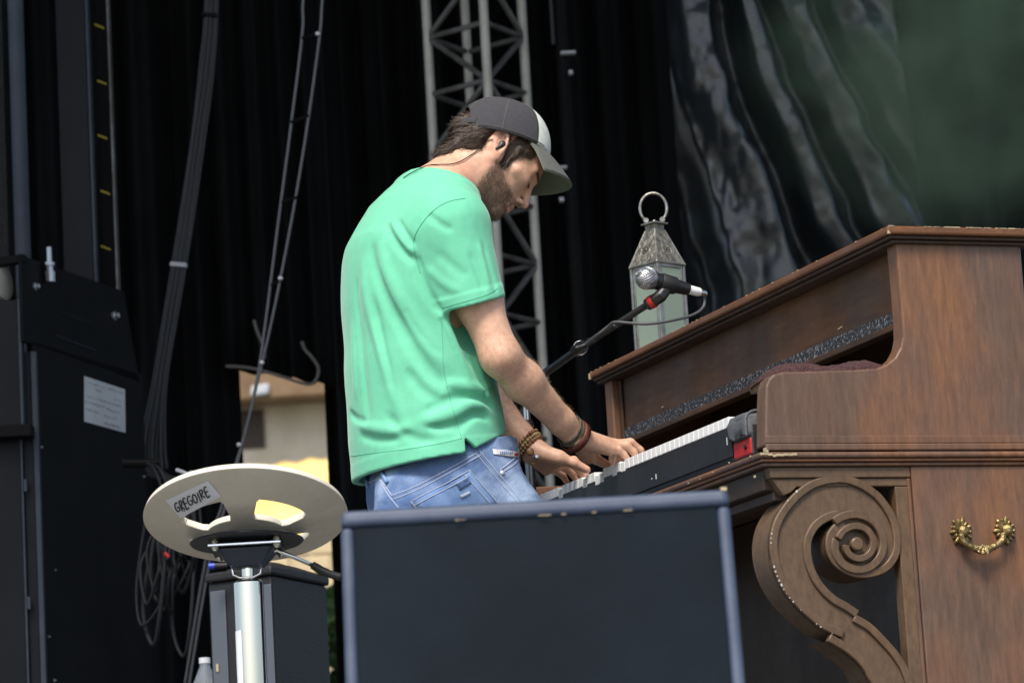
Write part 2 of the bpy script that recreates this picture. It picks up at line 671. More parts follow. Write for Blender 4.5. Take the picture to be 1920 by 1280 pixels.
MB().box((bx0 - 1.2, YB - 0.5, hz(760)), (bx1 - bx0 + 2.4, 0, 0), (0, 4.8, 0), (0, 0, hz(690) - hz(760))).build('eave', 'brown_timber', b, bevel=0.02)
xo0, xo1 = P(425, 800, YB)[0], P(496, 800, YB)[0]
MB().box((xo0, YB - 0.03, hz(838)), (xo1 - xo0, 0, 0), (0, 0.09, 0), (0, 0, hz(766) - hz(838))).build('window', 'dark_opening', b)
xw0, xw1 = P(474, 745, YB)[0], P(512, 745, YB)[0]
MB().box((xw0 + 0.02, YB - 0.56, hz(757)), (xw1 - xw0 - 0.02, 0, 0.02), (0, 0.05, 0), (0.01, 0, hz(737) - hz(757))).build('eave_panel', 'panel_grey', b, bevel=0.03, seg=3)  # pale box added for a white blob of unknown origin
# awning: a low barrel of yellow canvas on posts, in front of the house
YA = 30.0
ax0, ax1 = P(395, 880, YA)[0], P(700, 880, YA)[0]
aw = empty('awning', (0.5 * (ax0 + ax1), YA, -1.5), 'sunlit yellow canvas awning in front of the pale house', 'awning')
g = []
for i in range(15):
    v = i / 14
    row = []
    for j in range(13):
        s = j / 12
        zt = zplane(560, 832, YA) - 0.10 * (1 - s) ** 1.2
        row.append((ax0 + (ax1 - ax0) * s, YA - 1.2 + 2.0 * v, zt - 1.2 * (1 - v) ** 1.2 + 0.02 * math.sin(j * 3)))
    g.append(row)
mb = MB(); mb.grid(g)
mb.build('canvas', 'yellow_canvas', aw, smooth=True, solid=0.01, recalc=False)
for x in (ax0 + 0.1, ax1 - 0.1):
    MB().tube([(x, YA - 1.1, -1.5), (x, YA - 1.1, zplane(560, 832, YA) - 1.75)], 0.03).build('post', 'white_paint', aw)
# low pale block wall, its blocks built one by one
YW = 24.0
wb = empty('block_wall', (P(600, 1100, YW)[0], YW, -1.5), 'low wall of pale yellow stone blocks behind the bush', 'wall')
xw0, xw1 = P(470, 1100, YW)[0], P(665, 1100, YW)[0]
zt = zplane(600, 1003, YW)
bh, bw = 0.155, 0.30
blk = MB().cbox((0, 0, 0), (bw - 0.012, 0, 0), (0, 0.2, 0), (0, 0, bh - 0.012)).build('stone_block', 'pale_block', bevel=0.008)
first = True
rows = int(min(12, (zt + 1.5) / bh))
for i in range(rows):
    for j in range(int((xw1 - xw0) / bw) + 1):
        o = blk if first else blk.copy()
        if not first:
            COL.objects.link(o)
        first = False
        o.parent = wb
        o.location = Vector((xw0 + (j + 0.5 * (i % 2)) * bw, YW + random.uniform(-0.006, 0.006), zt - (i + 0.5) * bh)) - Vector(wb['_base'])
MB().box((xw0 - 0.14, YW - 0.085, -1.5), (xw1 - xw0 + 0.4, 0, 0), (0, 0.17, 0), (0, 0, zt + 1.5 - 0.01)).build('mortar', 'cream_wall', wb)
# bush
def bush():
    c = P(622, 1235, 17.0)
    t = empty('bush', (c[0], c[1], -1.5), 'bright green leafy bush beside the pale block wall', 'bush')
    st = MB()
    for k in range(9):
        a = k * 0.7
        st.tube([(c[0] + 0.03 * math.cos(a), 17 + 0.03 * math.sin(a), -1.5), (c[0] + 0.12 * math.cos(a), 17 + 0.1 * math.sin(a), 0), (c[0] + 0.25 * math.cos(a), 17 + 0.2 * math.sin(a), c[2] - 0.1)], [0.025, 0.015, 0.006], 6)
    st.build('stem', 'brown_timber', t)
    mb = MB()
    r = np.random.default_rng(5)
    for k in range(2600):
        d = r.normal(size=3)
        d /= np.linalg.norm(d)
        rad = r.uniform(0.35, 1) ** 0.5
        p = np.array([c[0], 17.0, c[2] - 0.45]) + d * rad * np.array([0.42, 0.35, 0.78]) * (1 + 0.25 * math.sin(d[0] * 7 + d[2] * 9))
        n_ = r.normal(size=3); n_ /= np.linalg.norm(n_)
        s_ = np.cross(n_, r.normal(size=3)); s_ /= np.linalg.norm(s_)
        L = r.uniform(0.03, 0.06)
        mb.add([p, p + s_ * L + n_ * L * 0.6, p + n_ * L * 1.6, p - s_ * L + n_ * L * 0.6], [(0, 1, 2, 3)])
    mb.build('foliage', 'leaf_green', t, recalc=False)
bush()

# ================================================================== RIGGING AT THE BACK
MT('alu', (0.46, 0.44, 0.38), 0.5, 0.4, col2=(0.55, 0.53, 0.46), scale=9)
MT('dark_alu', (0.095, 0.092, 0.082), 0.5, 0.4, col2=(0.2, 0.2, 0.2), scale=9)
MT('grey_cable', (0.045, 0.048, 0.052), 0.6, spec=0.3)
MT('wire_grey', (0.14, 0.145, 0.15), 0.55, 0.2)
MT('black_metal', (0.0025, 0.0025, 0.003), 0.6, 0.0, col2=(0.005, 0.005, 0.006), scale=6, spec=0.12)
MT('blue_grey_paint', (0.005, 0.0065, 0.0095), 0.55, 0.0, col2=(0.008, 0.010, 0.0135), scale=4, spec=0.2)
MT('blue_grey_light', (0.035, 0.045, 0.06), 0.5, 0.0, col2=(0.05, 0.062, 0.08), scale=4, spec=0.3)
MT('tape_white', (0.5, 0.52, 0.55), 0.7)
MT('tape_yellow', (0.42, 0.34, 0.03), 0.7)
MT('paper', (0.55, 0.58, 0.6), 0.9, col2=(0.48, 0.5, 0.52), scale=8)
MT('ink', (0.03, 0.03, 0.05), 0.7)
MT('cream_plastic', (0.5, 0.49, 0.44), 0.6)
MT('bolt_metal', (0.45, 0.46, 0.47), 0.35, 0.9)
MT('rope', (0.16, 0.15, 0.13), 0.9, bump=0.3, bscale=300)

def truss():
    Y0 = 12.2 - 0.9
    z0, z1 = 0.0, 6.5
    # chord positions: left, front, right, back (photo px at y = 150)
    cl = P(806, 150, Y0)
    cf = P(914, 150, Y0 - 0.16)
    cr = P(986, 150, Y0 + 0.06)
    cb = cl + cr - cf
    ch = [cl, cf, cr, cb]
    t = empty('lattice_tower', (cf[0], Y0, 0), 'tall silver aluminium lattice tower standing behind the pianist', 'truss tower')
    for c in ch:
        MB().tube([(c[0], c[1], z0 + 0.02), (c[0], c[1], z1)], 0.0165, 14).build('chord', 'alu', t, smooth=40)
    sp = 0.207
    zr = P(914, 42, Y0 - 0.16)[2]
    k0 = math.ceil((z0 + 0.1 - zr) / sp)
    k1 = math.floor((z1 - 0.1 - zr) / sp)
    proto = {}
    for side in range(4):
        a, b = ch[side], ch[(side + 1) % 4]
        for k in range(k0, k1 + 1):
            z = zr + k * sp
            pa = np.array([a[0], a[1], z]); pb = np.array([b[0], b[1], z])
            for kind in ('rung', 'diagonal'):
                if kind == 'diagonal' and (k == k1 or side > 1):
                    continue
                key = (side, kind, (k + side) % 2 if kind == 'diagonal' else 0)
                if key not in proto:
                    base = np.array([a[0], a[1], 0])
                    if kind == 'rung':
                        q = [pa, pb]
                    elif key[2] == 0:
                        q = [pa, pb + np.array([0, 0, sp])]
                    else:
                        q = [pb, pa + np.array([0, 0, sp])]
                    o = MB().tube(q, 0.0105, 8).build(kind, 'dark_alu', t, smooth=40)
                    proto[key] = (o, z)
                else:
                    po, pz = proto[key]
                    o = po.copy()
                    COL.objects.link(o)
                    o.location.z = z - pz
    MB().box((cf[0] - 0.3, Y0 - 0.4, 0.002), (0.6, 0, 0), (0, 0.7, 0), (0, 0, 0.02)).build('base_plate', 'dark_alu', t)
truss()

def pole_with_clamps():
    Y = 11.2
    c = P(1062, 220, Y)
    t = empty('scaffold_pole', (c[0], Y, 0), 'slim dark pole with pale clamps standing beside the lattice tower', 'pole')
    MB().tube([(c[0], Y, 0), (c[0], Y, 6.5)], 0.022, 12).build('tube', 'black_metal', t, smooth=40)
    MB().tube([(c[0] - 0.03, Y - 0.012, P(1046, 85, Y)[2]), (c[0] - 0.03, Y - 0.012, 6.4)], 0.006, 8).build('cable', 'grey_cable', t)
    for px, py, w_, h_ in ((1065, 100, 0.052, 0.010), (1070, 137, 0.014, 0.014), (1049, 315, 0.052, 0.010), (1053, 375, 0.016, 0.015)):
        p = P(px, py, Y - 0.035)
        MB().cbox(p, (w_, 0, 0), (0, 0.03, 0), (0, 0, h_)).build('clamp', 'tape_white', t, bevel=0.002)
pole_with_clamps()

def wire_ladder():
    Y = 9.6
    t = empty('wire_ladder', P(376, 1100, Y) * np.array([1, 1, 0]), 'slack wire rope ladder with dark rungs hanging left of the pianist', 'wire ladder')
    lft = [P(574, -60, Y), P(567, 60, Y), P(545, 240, Y), P(520, 430, Y), P(497, 610, Y), P(478, 730, Y), P(448, 850, Y), P(415, 950, Y), P(376, 1100, Y)]
    rgt = [P(611, -60, Y), P(600, 60, Y), P(577, 230, Y), P(549, 400, Y), P(516, 570, Y), P(489, 690, Y), P(452, 840, Y), P(422, 950, Y), P(384, 1100, Y)]
    lft = [P(640, -620, Y)] + lft + [np.array([lft[-1][0] - 0.2, Y, 0.005])]
    rgt = [P(680, -620, Y)] + rgt + [np.array([rgt[-1][0] - 0.2, Y, 0.005])]
    MB().tube(spline(lft, 80), 0.0042, 7).build('wire', 'wire_grey', t, smooth=True)
    MB().tube(spline(rgt, 80), 0.0042, 7).build('wire', 'wire_grey', t, smooth=True)
    for (a, b) in (((566, 72), (599, 66)), ((545, 230), (579, 217)), ((528, 380), (558, 370)), ((508, 535), (526, 525))):
        MB().tube([P(*a, Y), P(*b, Y)], 0.006, 8).build('rung', 'black_metal', t)
    for px, py in ((491, 680), (448, 834), (526, 522), (596, 64)):
        MB().lathe(P(px, py, Y - 0.004), (0, 1, 0), [(0.004, -0.008), (0.0075, -0.006), (0.0075, 0.006), (0.004, 0.008)], 10).build('clip', 'bolt_metal', t, smooth=40)
wire_ladder()

def cable_bundle():
    Y = 10.2
    t = empty('cable_bundle', P(285, 870, Y), 'bundle of grey power cables strapped together, hanging down to the cable coil', 'cable bundle')
    cen = [P(404, -420, Y), P(398, -20, Y), P(388, 120, Y), P(371, 260, Y), P(345, 440, Y), P(322, 580, Y), P(300, 720, Y), P(287, 830, Y), P(290, 880, Y)]
    for k in range(7):
        a = (k - 3) * 0.0068
        r = np.random.default_rng(k)
        pts = [c + np.array([a * (1 if i < 7 else 1.8) + r.normal() * 0.0012, -0.006 * (k % 2) + r.normal() * 0.001, 0]) for i, c in enumerate(cen)]
        MB().tube(spline(pts, 60), 0.0046, 7).build('cable', 'grey_cable', t, smooth=True)
    for px, py, mm in ((393, 30, 'black_metal'), (335, 497, 'tape_white')):
        c = P(px, py, Y)
        MB().cbox(c, (0.052, 0, -0.008), (0, 0.03, 0), (0.003, 0, 0.014)).build('strap', mm, t, bevel=0.003)
cable_bundle()

MT('coil_cable', (0.016, 0.017, 0.019), 0.6, spec=0.25)
def cable_coil():
    Y = 8.9
    top = P(318, 880, Y)
    t = empty('cable_coil', P(320, 1240, Y), 'tangled coil of grey cables hanging beside the black lifting tower', 'cable coil')
    r = np.random.default_rng(11)
    for k in range(13):
        x0 = 285 + k * 5.5 + r.uniform(-4, 4)
        x1 = 290 + k * 6.0 + r.uniform(-6, 6)
        yb = 1130 + r.uniform(-60, 110)
        pts = [P(278 + r.uniform(-6, 10), 866 + k * 2.2, Y + 0.05), P(x0 + 8, 880 + k * 3, Y), P(x0 + 22, 930 + k * 3, Y - 0.02), P(x1 + 8, 1040, Y - 0.03 + r.normal() * 0.02),
               P(x1 + r.uniform(-8, 20), yb - 60, Y - 0.04), P(x1 - 16 + r.uniform(-8, 8), yb, Y), P(x1 - 34, yb - 70, Y + 0.03), P(x0 - 10, 1000 + r.uniform(-30, 30), Y + 0.05)]
        MB().tube(spline(pts, 50), 0.0042 + 0.001 * (k % 3), 7).build('cable', 'coil_cable', t, smooth=True)
    MB().tube([P(309, 1036, Y - 0.06), P(317, 1044, Y - 0.06)], 0.006, 10).build('plug', 'red_plastic', t)
    MB().tube([P(330, 880, Y - 0.05), P(352, 888, Y - 0.05), P(362, 884, Y - 0.05)], 0.005, 8).build('cable_tie', 'tape_white', t)
    MB().tube([P(300, 868, Y + 0.05), P(230, 868, Y + 0.05)], 0.012, 8).build('hook', 'black_metal', t)
MT('red_plastic', (0.45, 0.02, 0.015), 0.45)
cable_coil()

def lifting_tower():
    A20 = R_(20.2)
    n = np.array([math.cos(A20), -math.sin(A20), 0])
    d = np.array([math.sin(A20), math.cos(A20), 0])
    p0 = P(40, 478, 9.0)
    F = lambda px, py: onp(px, py, p0, n)
    c0 = np.array([p0[0], p0[1], 0])
    t = empty('lifting_tower', c0, 'black steel stage lifting tower with a taped paper notice and ruled mast', 'lifting tower')
    ztop = p0[2]
    zb = P(50, 640, 9.0)[2]
    V = lambda s, z, o=0.0: c0 + d * s + n * o + np.array([0, 0, z])
    # side plates (near: faces right)
    MB().prism([V(0, zb), V(0.70, zb - 0.02), V(0.62, ztop), V(0.0, ztop)], -n * 0.012).build('side_plate', 'black_metal', t, bevel=0.003)
    MB().prism([V(0.05, 0.0), V(0.72, 0.0), V(0.72, zb + 0.01), V(0.05, zb + 0.01)], -n * 0.02 ).build('lower_plate', 'black_metal', t, bevel=0.003)
    MB().prism([V(0, zb, -0.3), V(0.70, zb - 0.02, -0.3), V(0.62, ztop, -0.3), V(0.0, ztop, -0.3)], -n * 0.012).build('side_plate', 'black_metal', t, bevel=0.003)
    MB().prism([V(0.0, ztop - 0.02, -0.30), V(0.0, ztop + 0.004, -0.30), V(0.0, ztop + 0.004, 0.002), V(0, ztop - 0.02, 0.002)], d * 0.03).build('top_bar', 'black_metal', t, bevel=0.002)
    # pulley in the gap between the plates
    pc = P(8, 532, 9.06)
    for k in (0, 1):
        MB().lathe(pc - n * (0.012 + 0.02 * k), n, [(0.035, 0), (0.047, 0.003), (0.043, 0.009), (0.047, 0.015), (0.035, 0.018)], 28).build('pulley', 'cream_plastic', t, smooth=35)
    # front panels of the sleeve, facing the camera
    f1 = P(-60, 565, 9.03); 
    z1_, z2_ = P(20, 562, 9.03)[2], P(20, 800, 9.03)[2]
    xr = P(37, 700, 9.03)[0]
    MB().box((xr - 0.30, 9.03, z2_), (0.30, 0, 0), (0, 0.02, 0), (0, 0, z1_ - z2_)).build('front_panel', 'blue_grey_paint', t, bevel=0.002)
    MB().box((xr + 0.002, 9.01, z2_), (0.008, 0, 0), (0, 0.05, 0), (0, 0, z1_ - z2_)).build('front_edge', 'blue_grey_light', t, bevel=0.001)
    z3_ = zb - 0.02
    xa, xb_ = P(42, 740, 9.05)[0], P(63, 740, 9.05)[0]
    MB().box((xa + 0.004, 9.05, z2_), (xb_ - xa - 0.012, 0, 0), (0, 0.03, 0), (0, 0, z3_ - z2_)).build('front_panel', 'blue_grey_paint', t, bevel=0.001)
    MB().box((xb_ - 0.006, 9.045, 0), (0.017, 0, 0), (0, 0.04, 0), (0, 0, z3_)).build('corner_post', 'blue_grey_light', t, bevel=0.003)
    zs = P(30, 808, 9.0)[2]
    MB().box((xr - 0.3, 8.97, zs - 0.02), (0.3 + P(62, 808, 9)[0] - xr, 0, 0), (0, 0.06, 0), (0, 0, 0.035)).build('shelf_bar', 'black_metal', t, bevel=0.004)
    xm = P(42, 1000, 9.03)[0]
    MB().box((xr - 0.3, 9.035, 0), (xm - xr + 0.3, 0, 0), (0, 0.02, 0), (0, 0, zs - 0.021)).build('front_panel', 'blue_grey_paint', t, bevel=0.002)
    MB().box((xm + 0.001, 9.028, 0), (0.006, 0, 0), (0, 0.03, 0), (0, 0, zs - 0.021)).build('front_edge', 'blue_grey_light', t, bevel=0.001)
    MB().box((xm + 0.008, 9.042, 0), (xb_ - xm - 0.012, 0, 0), (0, 0.02, 0), (0, 0, zs - 0.021)).build('front_panel', 'blue_grey_paint', t, bevel=0.002)
    for py in (910, 1130):
        c = P(48 + (py - 910) * 0.03, py, 9.02)
        MB().cbox(c, (0.009, 0, 0), (0, 0.012, 0), (0, 0, 0.035)).build('hinge', 'blue_grey_light', t, bevel=0.002)
    # bolts
    for px, py, r_ in ((65, 537, 0.012), (213, 592, 0.0145), (77, 838, 0.004), (91, 1193, 0.004), (101, 1275, 0.005), (269, 893, 0.004), (270, 1170, 0.003), (103, 1068, 0.003)):
        MB().lathe(F(px, py) + n * 0.004, n, [(r_, -0.03), (r_, r_ * 0.35 - 0.003), (r_ * 0.6, r_ * 0.5 - 0.003), (r_ * 0.55, r_ * 1.1 - 0.003)], 6).build('bolt', 'bolt_metal', t)
    s = P(93, 496, 9.12)
    MB().lathe((s[0], s[1], s[2] - 0.05), (0, 0, 1), [(0.014, 0), (0.014, 0.03), (0.010, 0.031), (0.010, 0.045), (0.014, 0.046), (0.014, 0.056), (0.007, 0.058), (0.007, 0.1)], 8).build('stud', 'bolt_metal', t)
    # faded stencil strokes on the plate
    r = np.random.default_rng(4)
    mk = MB()
    for k in range(14):
        px = 108 + k * 4.6
        p = F(px, 583 + (k * 4.6) * 0.36 + r.uniform(-1, 1))
        mk.cbox(p + n * 0.0015, d * 0.007, n * 0.001, ZZ * r.uniform(0.008, 0.02))
    mk.cbox((F(105, 630) + F(180, 657)) / 2 + n * 0.0015, F(180, 657) - F(105, 630), n * 0.001, ZZ * 0.006)
    mk.build('worn_lettering', 'blue_grey_paint', t)
    # mast: round pole, flat channel, ruled strip
    top = 6.4
    c = P(36, 240, 9.55)
    MB().tube([(c[0], 9.55, ztop - 0.3), (c[0], 9.55, top)], 0.024, 16).build('mast_tube', 'blue_grey_light', t, smooth=40)
    c = P(0, 240, 9.62)
    MB().box((c[0] - 0.20, 9.62, ztop - 0.3), (0.215, 0, 0), (0, 0.05, 0), (0, 0, top - ztop + 0.3)).build('chain_guard', 'mesh_black', t)
    x0, x1 = P(112, 250, 9.7)[0], P(167, 250, 9.7)[0]
    MB().box((x0, 9.7, ztop - 0.3), (x1 - x0, 0, 0), (0, 0.03, 0), (0, 0, top - ztop + 0.3)).build('mast_channel', 'blue_grey_paint', t, bevel=0.003)
    MB().box((x1 + 0.001, 9.695, ztop - 0.3), (0.008, 0, 0), (0, 0.05, 0), (0, 0, top - ztop + 0.3)).build('mast_edge', 'blue_grey_light', t, bevel=0.002)
    x2 = P(207, 250, 9.82)[0]
    MB().box((x1 + 0.012, 9.83, ztop - 0.3), (x2 - x1 - 0.01, 0, 0), (0, 0.02, 0), (0, 0, top - ztop + 0.3)).build('ruled_strip', 'black_metal', t)
    MB().box((x2 + 0.003, 9.80, ztop - 0.3), (0.007, 0, 0), (0, 0.05, 0), (0, 0, top - ztop + 0.3)).build('mast_edge', 'dark_alu', t, bevel=0.002)
    for py, px in ((48, 187), (153, 192), (255, 193), (359, 198), (463, 199)):
        a = P(px - 10, py - 4, 9.825); b_ = P(px + 8, py + 3, 9.825)
        MB().prism([a, b_, b_ - ZZ * 0.007, a - ZZ * 0.007], (0, 0.003, 0)).build('ruler_mark', 'tape_yellow', t)
    # paper notice
    q = [F(157, 705), F(233, 730), F(234, 811), F(157, 790)]
    nt_ = MB()
    nt_.prism([x + n * 0.0025 for x in q], -n * 0.0012)
    no = nt_.build('paper_notice', 'paper', t)
    ink = MB()
    ex, ey = (q[1] - q[0]), (q[3] - q[0])
    lines = ((0.12, 0.10, 0.52, 1), (0.10, 0.56, 0.92, 1), (0.22, 0.28, 0.42, 2), (0.30, 0.72, 0.92, 1), (0.42, 0.05, 0.48, 1), (0.42, 0.5, 0.93, 1.5),
             (0.55, 0.03, 0.5, 1.3), (0.57, 0.55, 0.85, 1.6), (0.72, 0.05, 0.35, 1), (0.74, 0.5, 0.75, 1), (0.90, 0.48, 0.9, 2.2))
    for y, xa_, xb2, wgt in lines:
        x = xa_
        while x < xb2:
            L = r.uniform(0.015, 0.05)
            h = r.uniform(0.012, 0.035) * wgt
            p = q[0] + ex * x + ey * (y + r.uniform(-0.012, 0.012)) + n * 0.0034
            ink.cbox(p, ex * min(L, 0.03), n * 0.0004, ey * h * 0.9)
            x += L + r.uniform(0.01, 0.035)
    ink.build('handwriting', 'ink_faded', no)
MT('mesh_black', (0.004, 0.004, 0.0045), 0.6, bump=1.0, bscale=120)
MT('ink_faded', (0.22, 0.23, 0.25), 0.8)
lifting_tower()

# ropes tying the short drape up
def rope_ties():
    Y = 11.35
    for pts, lab in (([(424, 686), (470, 690), (520, 703), (575, 720), (592, 712), (597, 690), (585, 670), (572, 655), (566, 640)], 'pale rope tied along the hem of the short black drape'),
                     ([(476, 600), (482, 620), (494, 650), (496, 672)], 'short frayed rope end dangling against the short drape')):
        o = MB().tube(spline([P(a, b_, Y) for a, b_ in pts], 40), 0.0055, 8).build('tie_rope', 'rope', base=P(*pts[0], Y), smooth=True)
        tag(o, lab, 'rope')
rope_ties()

# ================================================================== PIANO
def wood(name, c1, c2, c3, stretch, scale=3.0, rough=0.36, grime=0.35):
    m = bpy.data.materials.new(name)
    m.use_nodes = True
    n = m.node_tree
    b = n.nodes['Principled BSDF']
    b.inputs['Roughness'].default_value = rough
    tc = n.nodes.new('ShaderNodeTexCoord')
    rotn = n.nodes.new('ShaderNodeMapping')
    rotn.vector_type = 'POINT'
    rotn.inputs['Rotation'].default_value = (0, 0, -YAW)
    n.links.new(tc.outputs['Object'], rotn.inputs[0])
    def noise(sc, st, det=6, rg=0.6):
        mp = n.nodes.new('ShaderNodeMapping')
        mp.inputs['Scale'].default_value = st
        n.links.new(rotn.outputs[0], mp.inputs[0])
        z = n.nodes.new('ShaderNodeTexNoise')
        z.inputs['Scale'].default_value = sc
        z.inputs['Detail'].default_value = det
        z.inputs['Roughness'].default_value = rg
        n.links.new(mp.outputs[0], z.inputs['Vector'])
        return z.outputs[0]
    def ramp(src, els):
        r = n.nodes.new('ShaderNodeValToRGB')
        e = r.color_ramp.elements
        e[0].position, e[0].color = els[0][0], (*els[0][1], 1)
        e[1].position, e[1].color = els[-1][0], (*els[-1][1], 1)
        for p_, c_ in els[1:-1]:
            k = e.new(p_)
            k.color = (*c_, 1)
        n.links.new(src, r.inputs[0])
        return r.outputs[0]
    grain = noise(scale * 26, stretch, 8, 0.75)
    blot = noise(scale, tuple(0.35 + 0.65 * s for s in stretch), 5, 0.55)
    base = ramp(blot, [(0.33, c1), (0.5, c2), (0.68, c3)])
    gr = ramp(grain, [(0.32, (0.62, 0.60, 0.58)), (0.68, (1.2, 1.17, 1.14))])
    mx = n.nodes.new('ShaderNodeMix')
    mx.data_type = 'RGBA'
    mx.blend_type = 'MULTIPLY'
    mx.inputs[0].default_value = 1.0
    n.links.new(base, mx.inputs[6])
    n.links.new(gr, mx.inputs[7])
    n.links.new(mx.outputs[2], b.inputs['Base Color'])
    # scratches and worn varnish change the gloss
    rg = n.nodes.new('ShaderNodeMapRange')
    rg.inputs[1].default_value = 0.3
    rg.inputs[2].default_value = 0.7
    rg.inputs[3].default_value = rough - 0.08
    rg.inputs[4].default_value = rough + 0.22
    n.links.new(noise(scale * 2.2, (1, 1, 0.6), 6), rg.inputs[0])
    n.links.new(rg.outputs[0], b.inputs['Roughness'])
    bp = n.nodes.new('ShaderNodeBump')
    bp.inputs['Strength'].default_value = 0.12
    bp.inputs['Distance'].default_value = 0.002
    n.links.new(grain, bp.inputs['Height'])
    n.links.new(bp.outputs[0], b.inputs['Normal'])
    MATS[name] = m

wood('wood_side', (0.120, 0.060, 0.036), (0.122, 0.074, 0.052), (0.22, 0.096, 0.038), (1, 1, 0.16))
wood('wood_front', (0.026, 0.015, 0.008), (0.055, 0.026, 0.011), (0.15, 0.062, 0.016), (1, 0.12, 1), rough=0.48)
wood('wood_lid', (0.10, 0.042, 0.018), (0.13, 0.055, 0.022), (0.19, 0.08, 0.028), (1, 0.12, 1), rough=0.34)
wood('wood_scroll', (0.095, 0.064, 0.035), (0.115, 0.072, 0.040), (0.150, 0.084, 0.040), (1, 1, 0.5), rough=0.42)
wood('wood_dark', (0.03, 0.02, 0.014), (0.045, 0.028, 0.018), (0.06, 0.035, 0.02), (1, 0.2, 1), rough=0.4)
MT('chip', (0.42, 0.34, 0.22), 0.9)
MT('felt_strip', (0.02, 0.022, 0.028), 0.75, col2=(0.30, 0.31, 0.34), scale=170, thresh=(0.52, 0.72), detail=2, bump=0.6, bscale=250)
MT('void_black', (0.004, 0.004, 0.004), 0.9)
MT('brass', (0.36, 0.27, 0.12), 0.42, 0.9, col2=(0.20, 0.15, 0.07), scale=60, bump=0.5, bscale=120)
MT('brass_orange', (0.5, 0.25, 0.08), 0.4, 0.9)
MT('maroon_towel', (0.050, 0.018, 0.019), 0.95, col2=(0.095, 0.040, 0.040), scale=120, bump=1.0, bscale=260)

LEN = 1.5321
ZT = _A[2]                     # lid top
T0, T1 = 0.022, LEN - 0.022    # outer faces of the two side panels
TH = 0.042
base = W(0.0, LEN / 2, 0)
piano = empty('upright_piano', base, 'old brown upright piano with carved scroll leg and brass side handle', 'piano')

# side panels: one outline, built at both ends
prof_px = [(1680, 452), (1686, 520), (1692, 600), (1693, 632), (1689, 652), (1679, 670), (1664, 682), (1645, 690), (1600, 693), (1500, 696), (1468, 697), (1452, 701), (1442, 710), (1437, 724), (1435.5, 760), (1435, 836)]
prof = [loc(PT(a, b_, T0)) for a, b_ in prof_px]
UB = loc(PT(1914, 462, T0))[0]
for i, t in enumerate((T0, T1 - TH)):
    poly = [W(p[0], t, p[2]) for p in prof] + [W(UB, t, prof[-1][2]), W(UB, t, prof[0][2])]
    MB().prism(poly, LL * TH).build('side_panel', 'wood_side', piano, bevel=0.004, seg=3)
zk = prof[-1][2]                # top of the key-bed moulding at the side
uk = prof[-1][0]

# lid with a stepped edge
def slab(u0, u1, t0, t1, z0, z1):
    return MB().box(W(u0, t0, z0), DD * (u1 - u0), LL * (t1 - t0), ZZ * (z1 - z0))
lid = slab(0.0, UB + 0.03, 0.0, LEN, ZT - 0.0165, ZT).build('lid', 'wood_lid', piano, bevel=0.005, seg=3)
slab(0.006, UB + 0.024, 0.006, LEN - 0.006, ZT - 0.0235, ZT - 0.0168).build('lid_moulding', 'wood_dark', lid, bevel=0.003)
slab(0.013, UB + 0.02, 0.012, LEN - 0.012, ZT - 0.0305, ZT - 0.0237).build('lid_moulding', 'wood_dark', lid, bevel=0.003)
# chips along the lid edges
r = np.random.default_rng(21)
ch = MB()
for k in range(60):
    if k < 26:
        t = r.uniform(0, LEN)
        p = W(0.0015, t, ZT - 0.0015); s = (LL * r.uniform(0.002, 0.006), DD * 0.0035, ZZ * r.uniform(0.001, 0.002))
    else:
        u = r.uniform(0.0, 0.3)
        p = W(u, 0.0015, ZT - 0.0012); s = (DD * r.uniform(0.002, 0.014), LL * 0.004, ZZ * r.uniform(0.001, 0.0025))
    ch.cbox(p, *s)
ch.cbox(W(0.003, 0.003, ZT - 0.0125), DD * 0.005, LL * 0.005, ZZ * 0.006)
ch.cbox(W(0.003, LEN - 0.003, ZT - 0.010), DD * 0.008, LL * 0.008, ZZ * 0.013)
tag(ch.build('chipped_edge', 'chip', lid), kind='stuff')

# upper front panel, felt strip and slat; back and top of the case
UF = 0.05
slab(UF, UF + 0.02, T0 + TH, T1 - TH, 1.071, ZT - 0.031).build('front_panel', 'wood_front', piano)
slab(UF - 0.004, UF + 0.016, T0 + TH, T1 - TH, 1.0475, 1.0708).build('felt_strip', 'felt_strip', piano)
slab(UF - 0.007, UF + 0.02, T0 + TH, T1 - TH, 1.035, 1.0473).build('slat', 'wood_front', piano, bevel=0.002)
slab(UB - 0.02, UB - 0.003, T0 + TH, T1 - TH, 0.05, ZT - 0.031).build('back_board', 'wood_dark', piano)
for t in (T0 + TH + 0.0005, T1 - TH - 0.0165):
    slab(UF - 0.008, UF - 0.0045 + 0.003, t, t + 0.016, 1.048, ZT - 0.032).build('corner_bead', 'wood_front', piano, bevel=0.002)
# pale nicks on the front panel
ch = MB()
for px, py, L in ((1242, 763, 0.010), (1575, 615, 0.016), (1247, 779, 0.003)):
    p = PU(px, py, UF - 0.001)
    ch.cbox(p, LL * L - ZZ * L * 0.12, DD * 0.002, ZZ * 0.0022)
tag(ch.build('nick', 'chip', piano), kind='stuff')

# key bed with its moulding, running across the front and round the ends
zb0 = 0.7935
UKB = -0.278
slab(UKB, UB, T0 - 0.004, T1 + 0.004, zb0 - 0.012, zb0).build('key_bed', 'wood_lid', piano, bevel=0.003)
def mould_round(du, z0, z1, mm, bev):
    m_ = MB()
    m_.box(W(UKB - du, T0 - du, z0), DD * (UB - UKB + du), LL * (T1 - T0 + 2 * du), ZZ * (z1 - z0))
    return m_.build('bed_moulding', mm, piano, bevel=bev, seg=3)
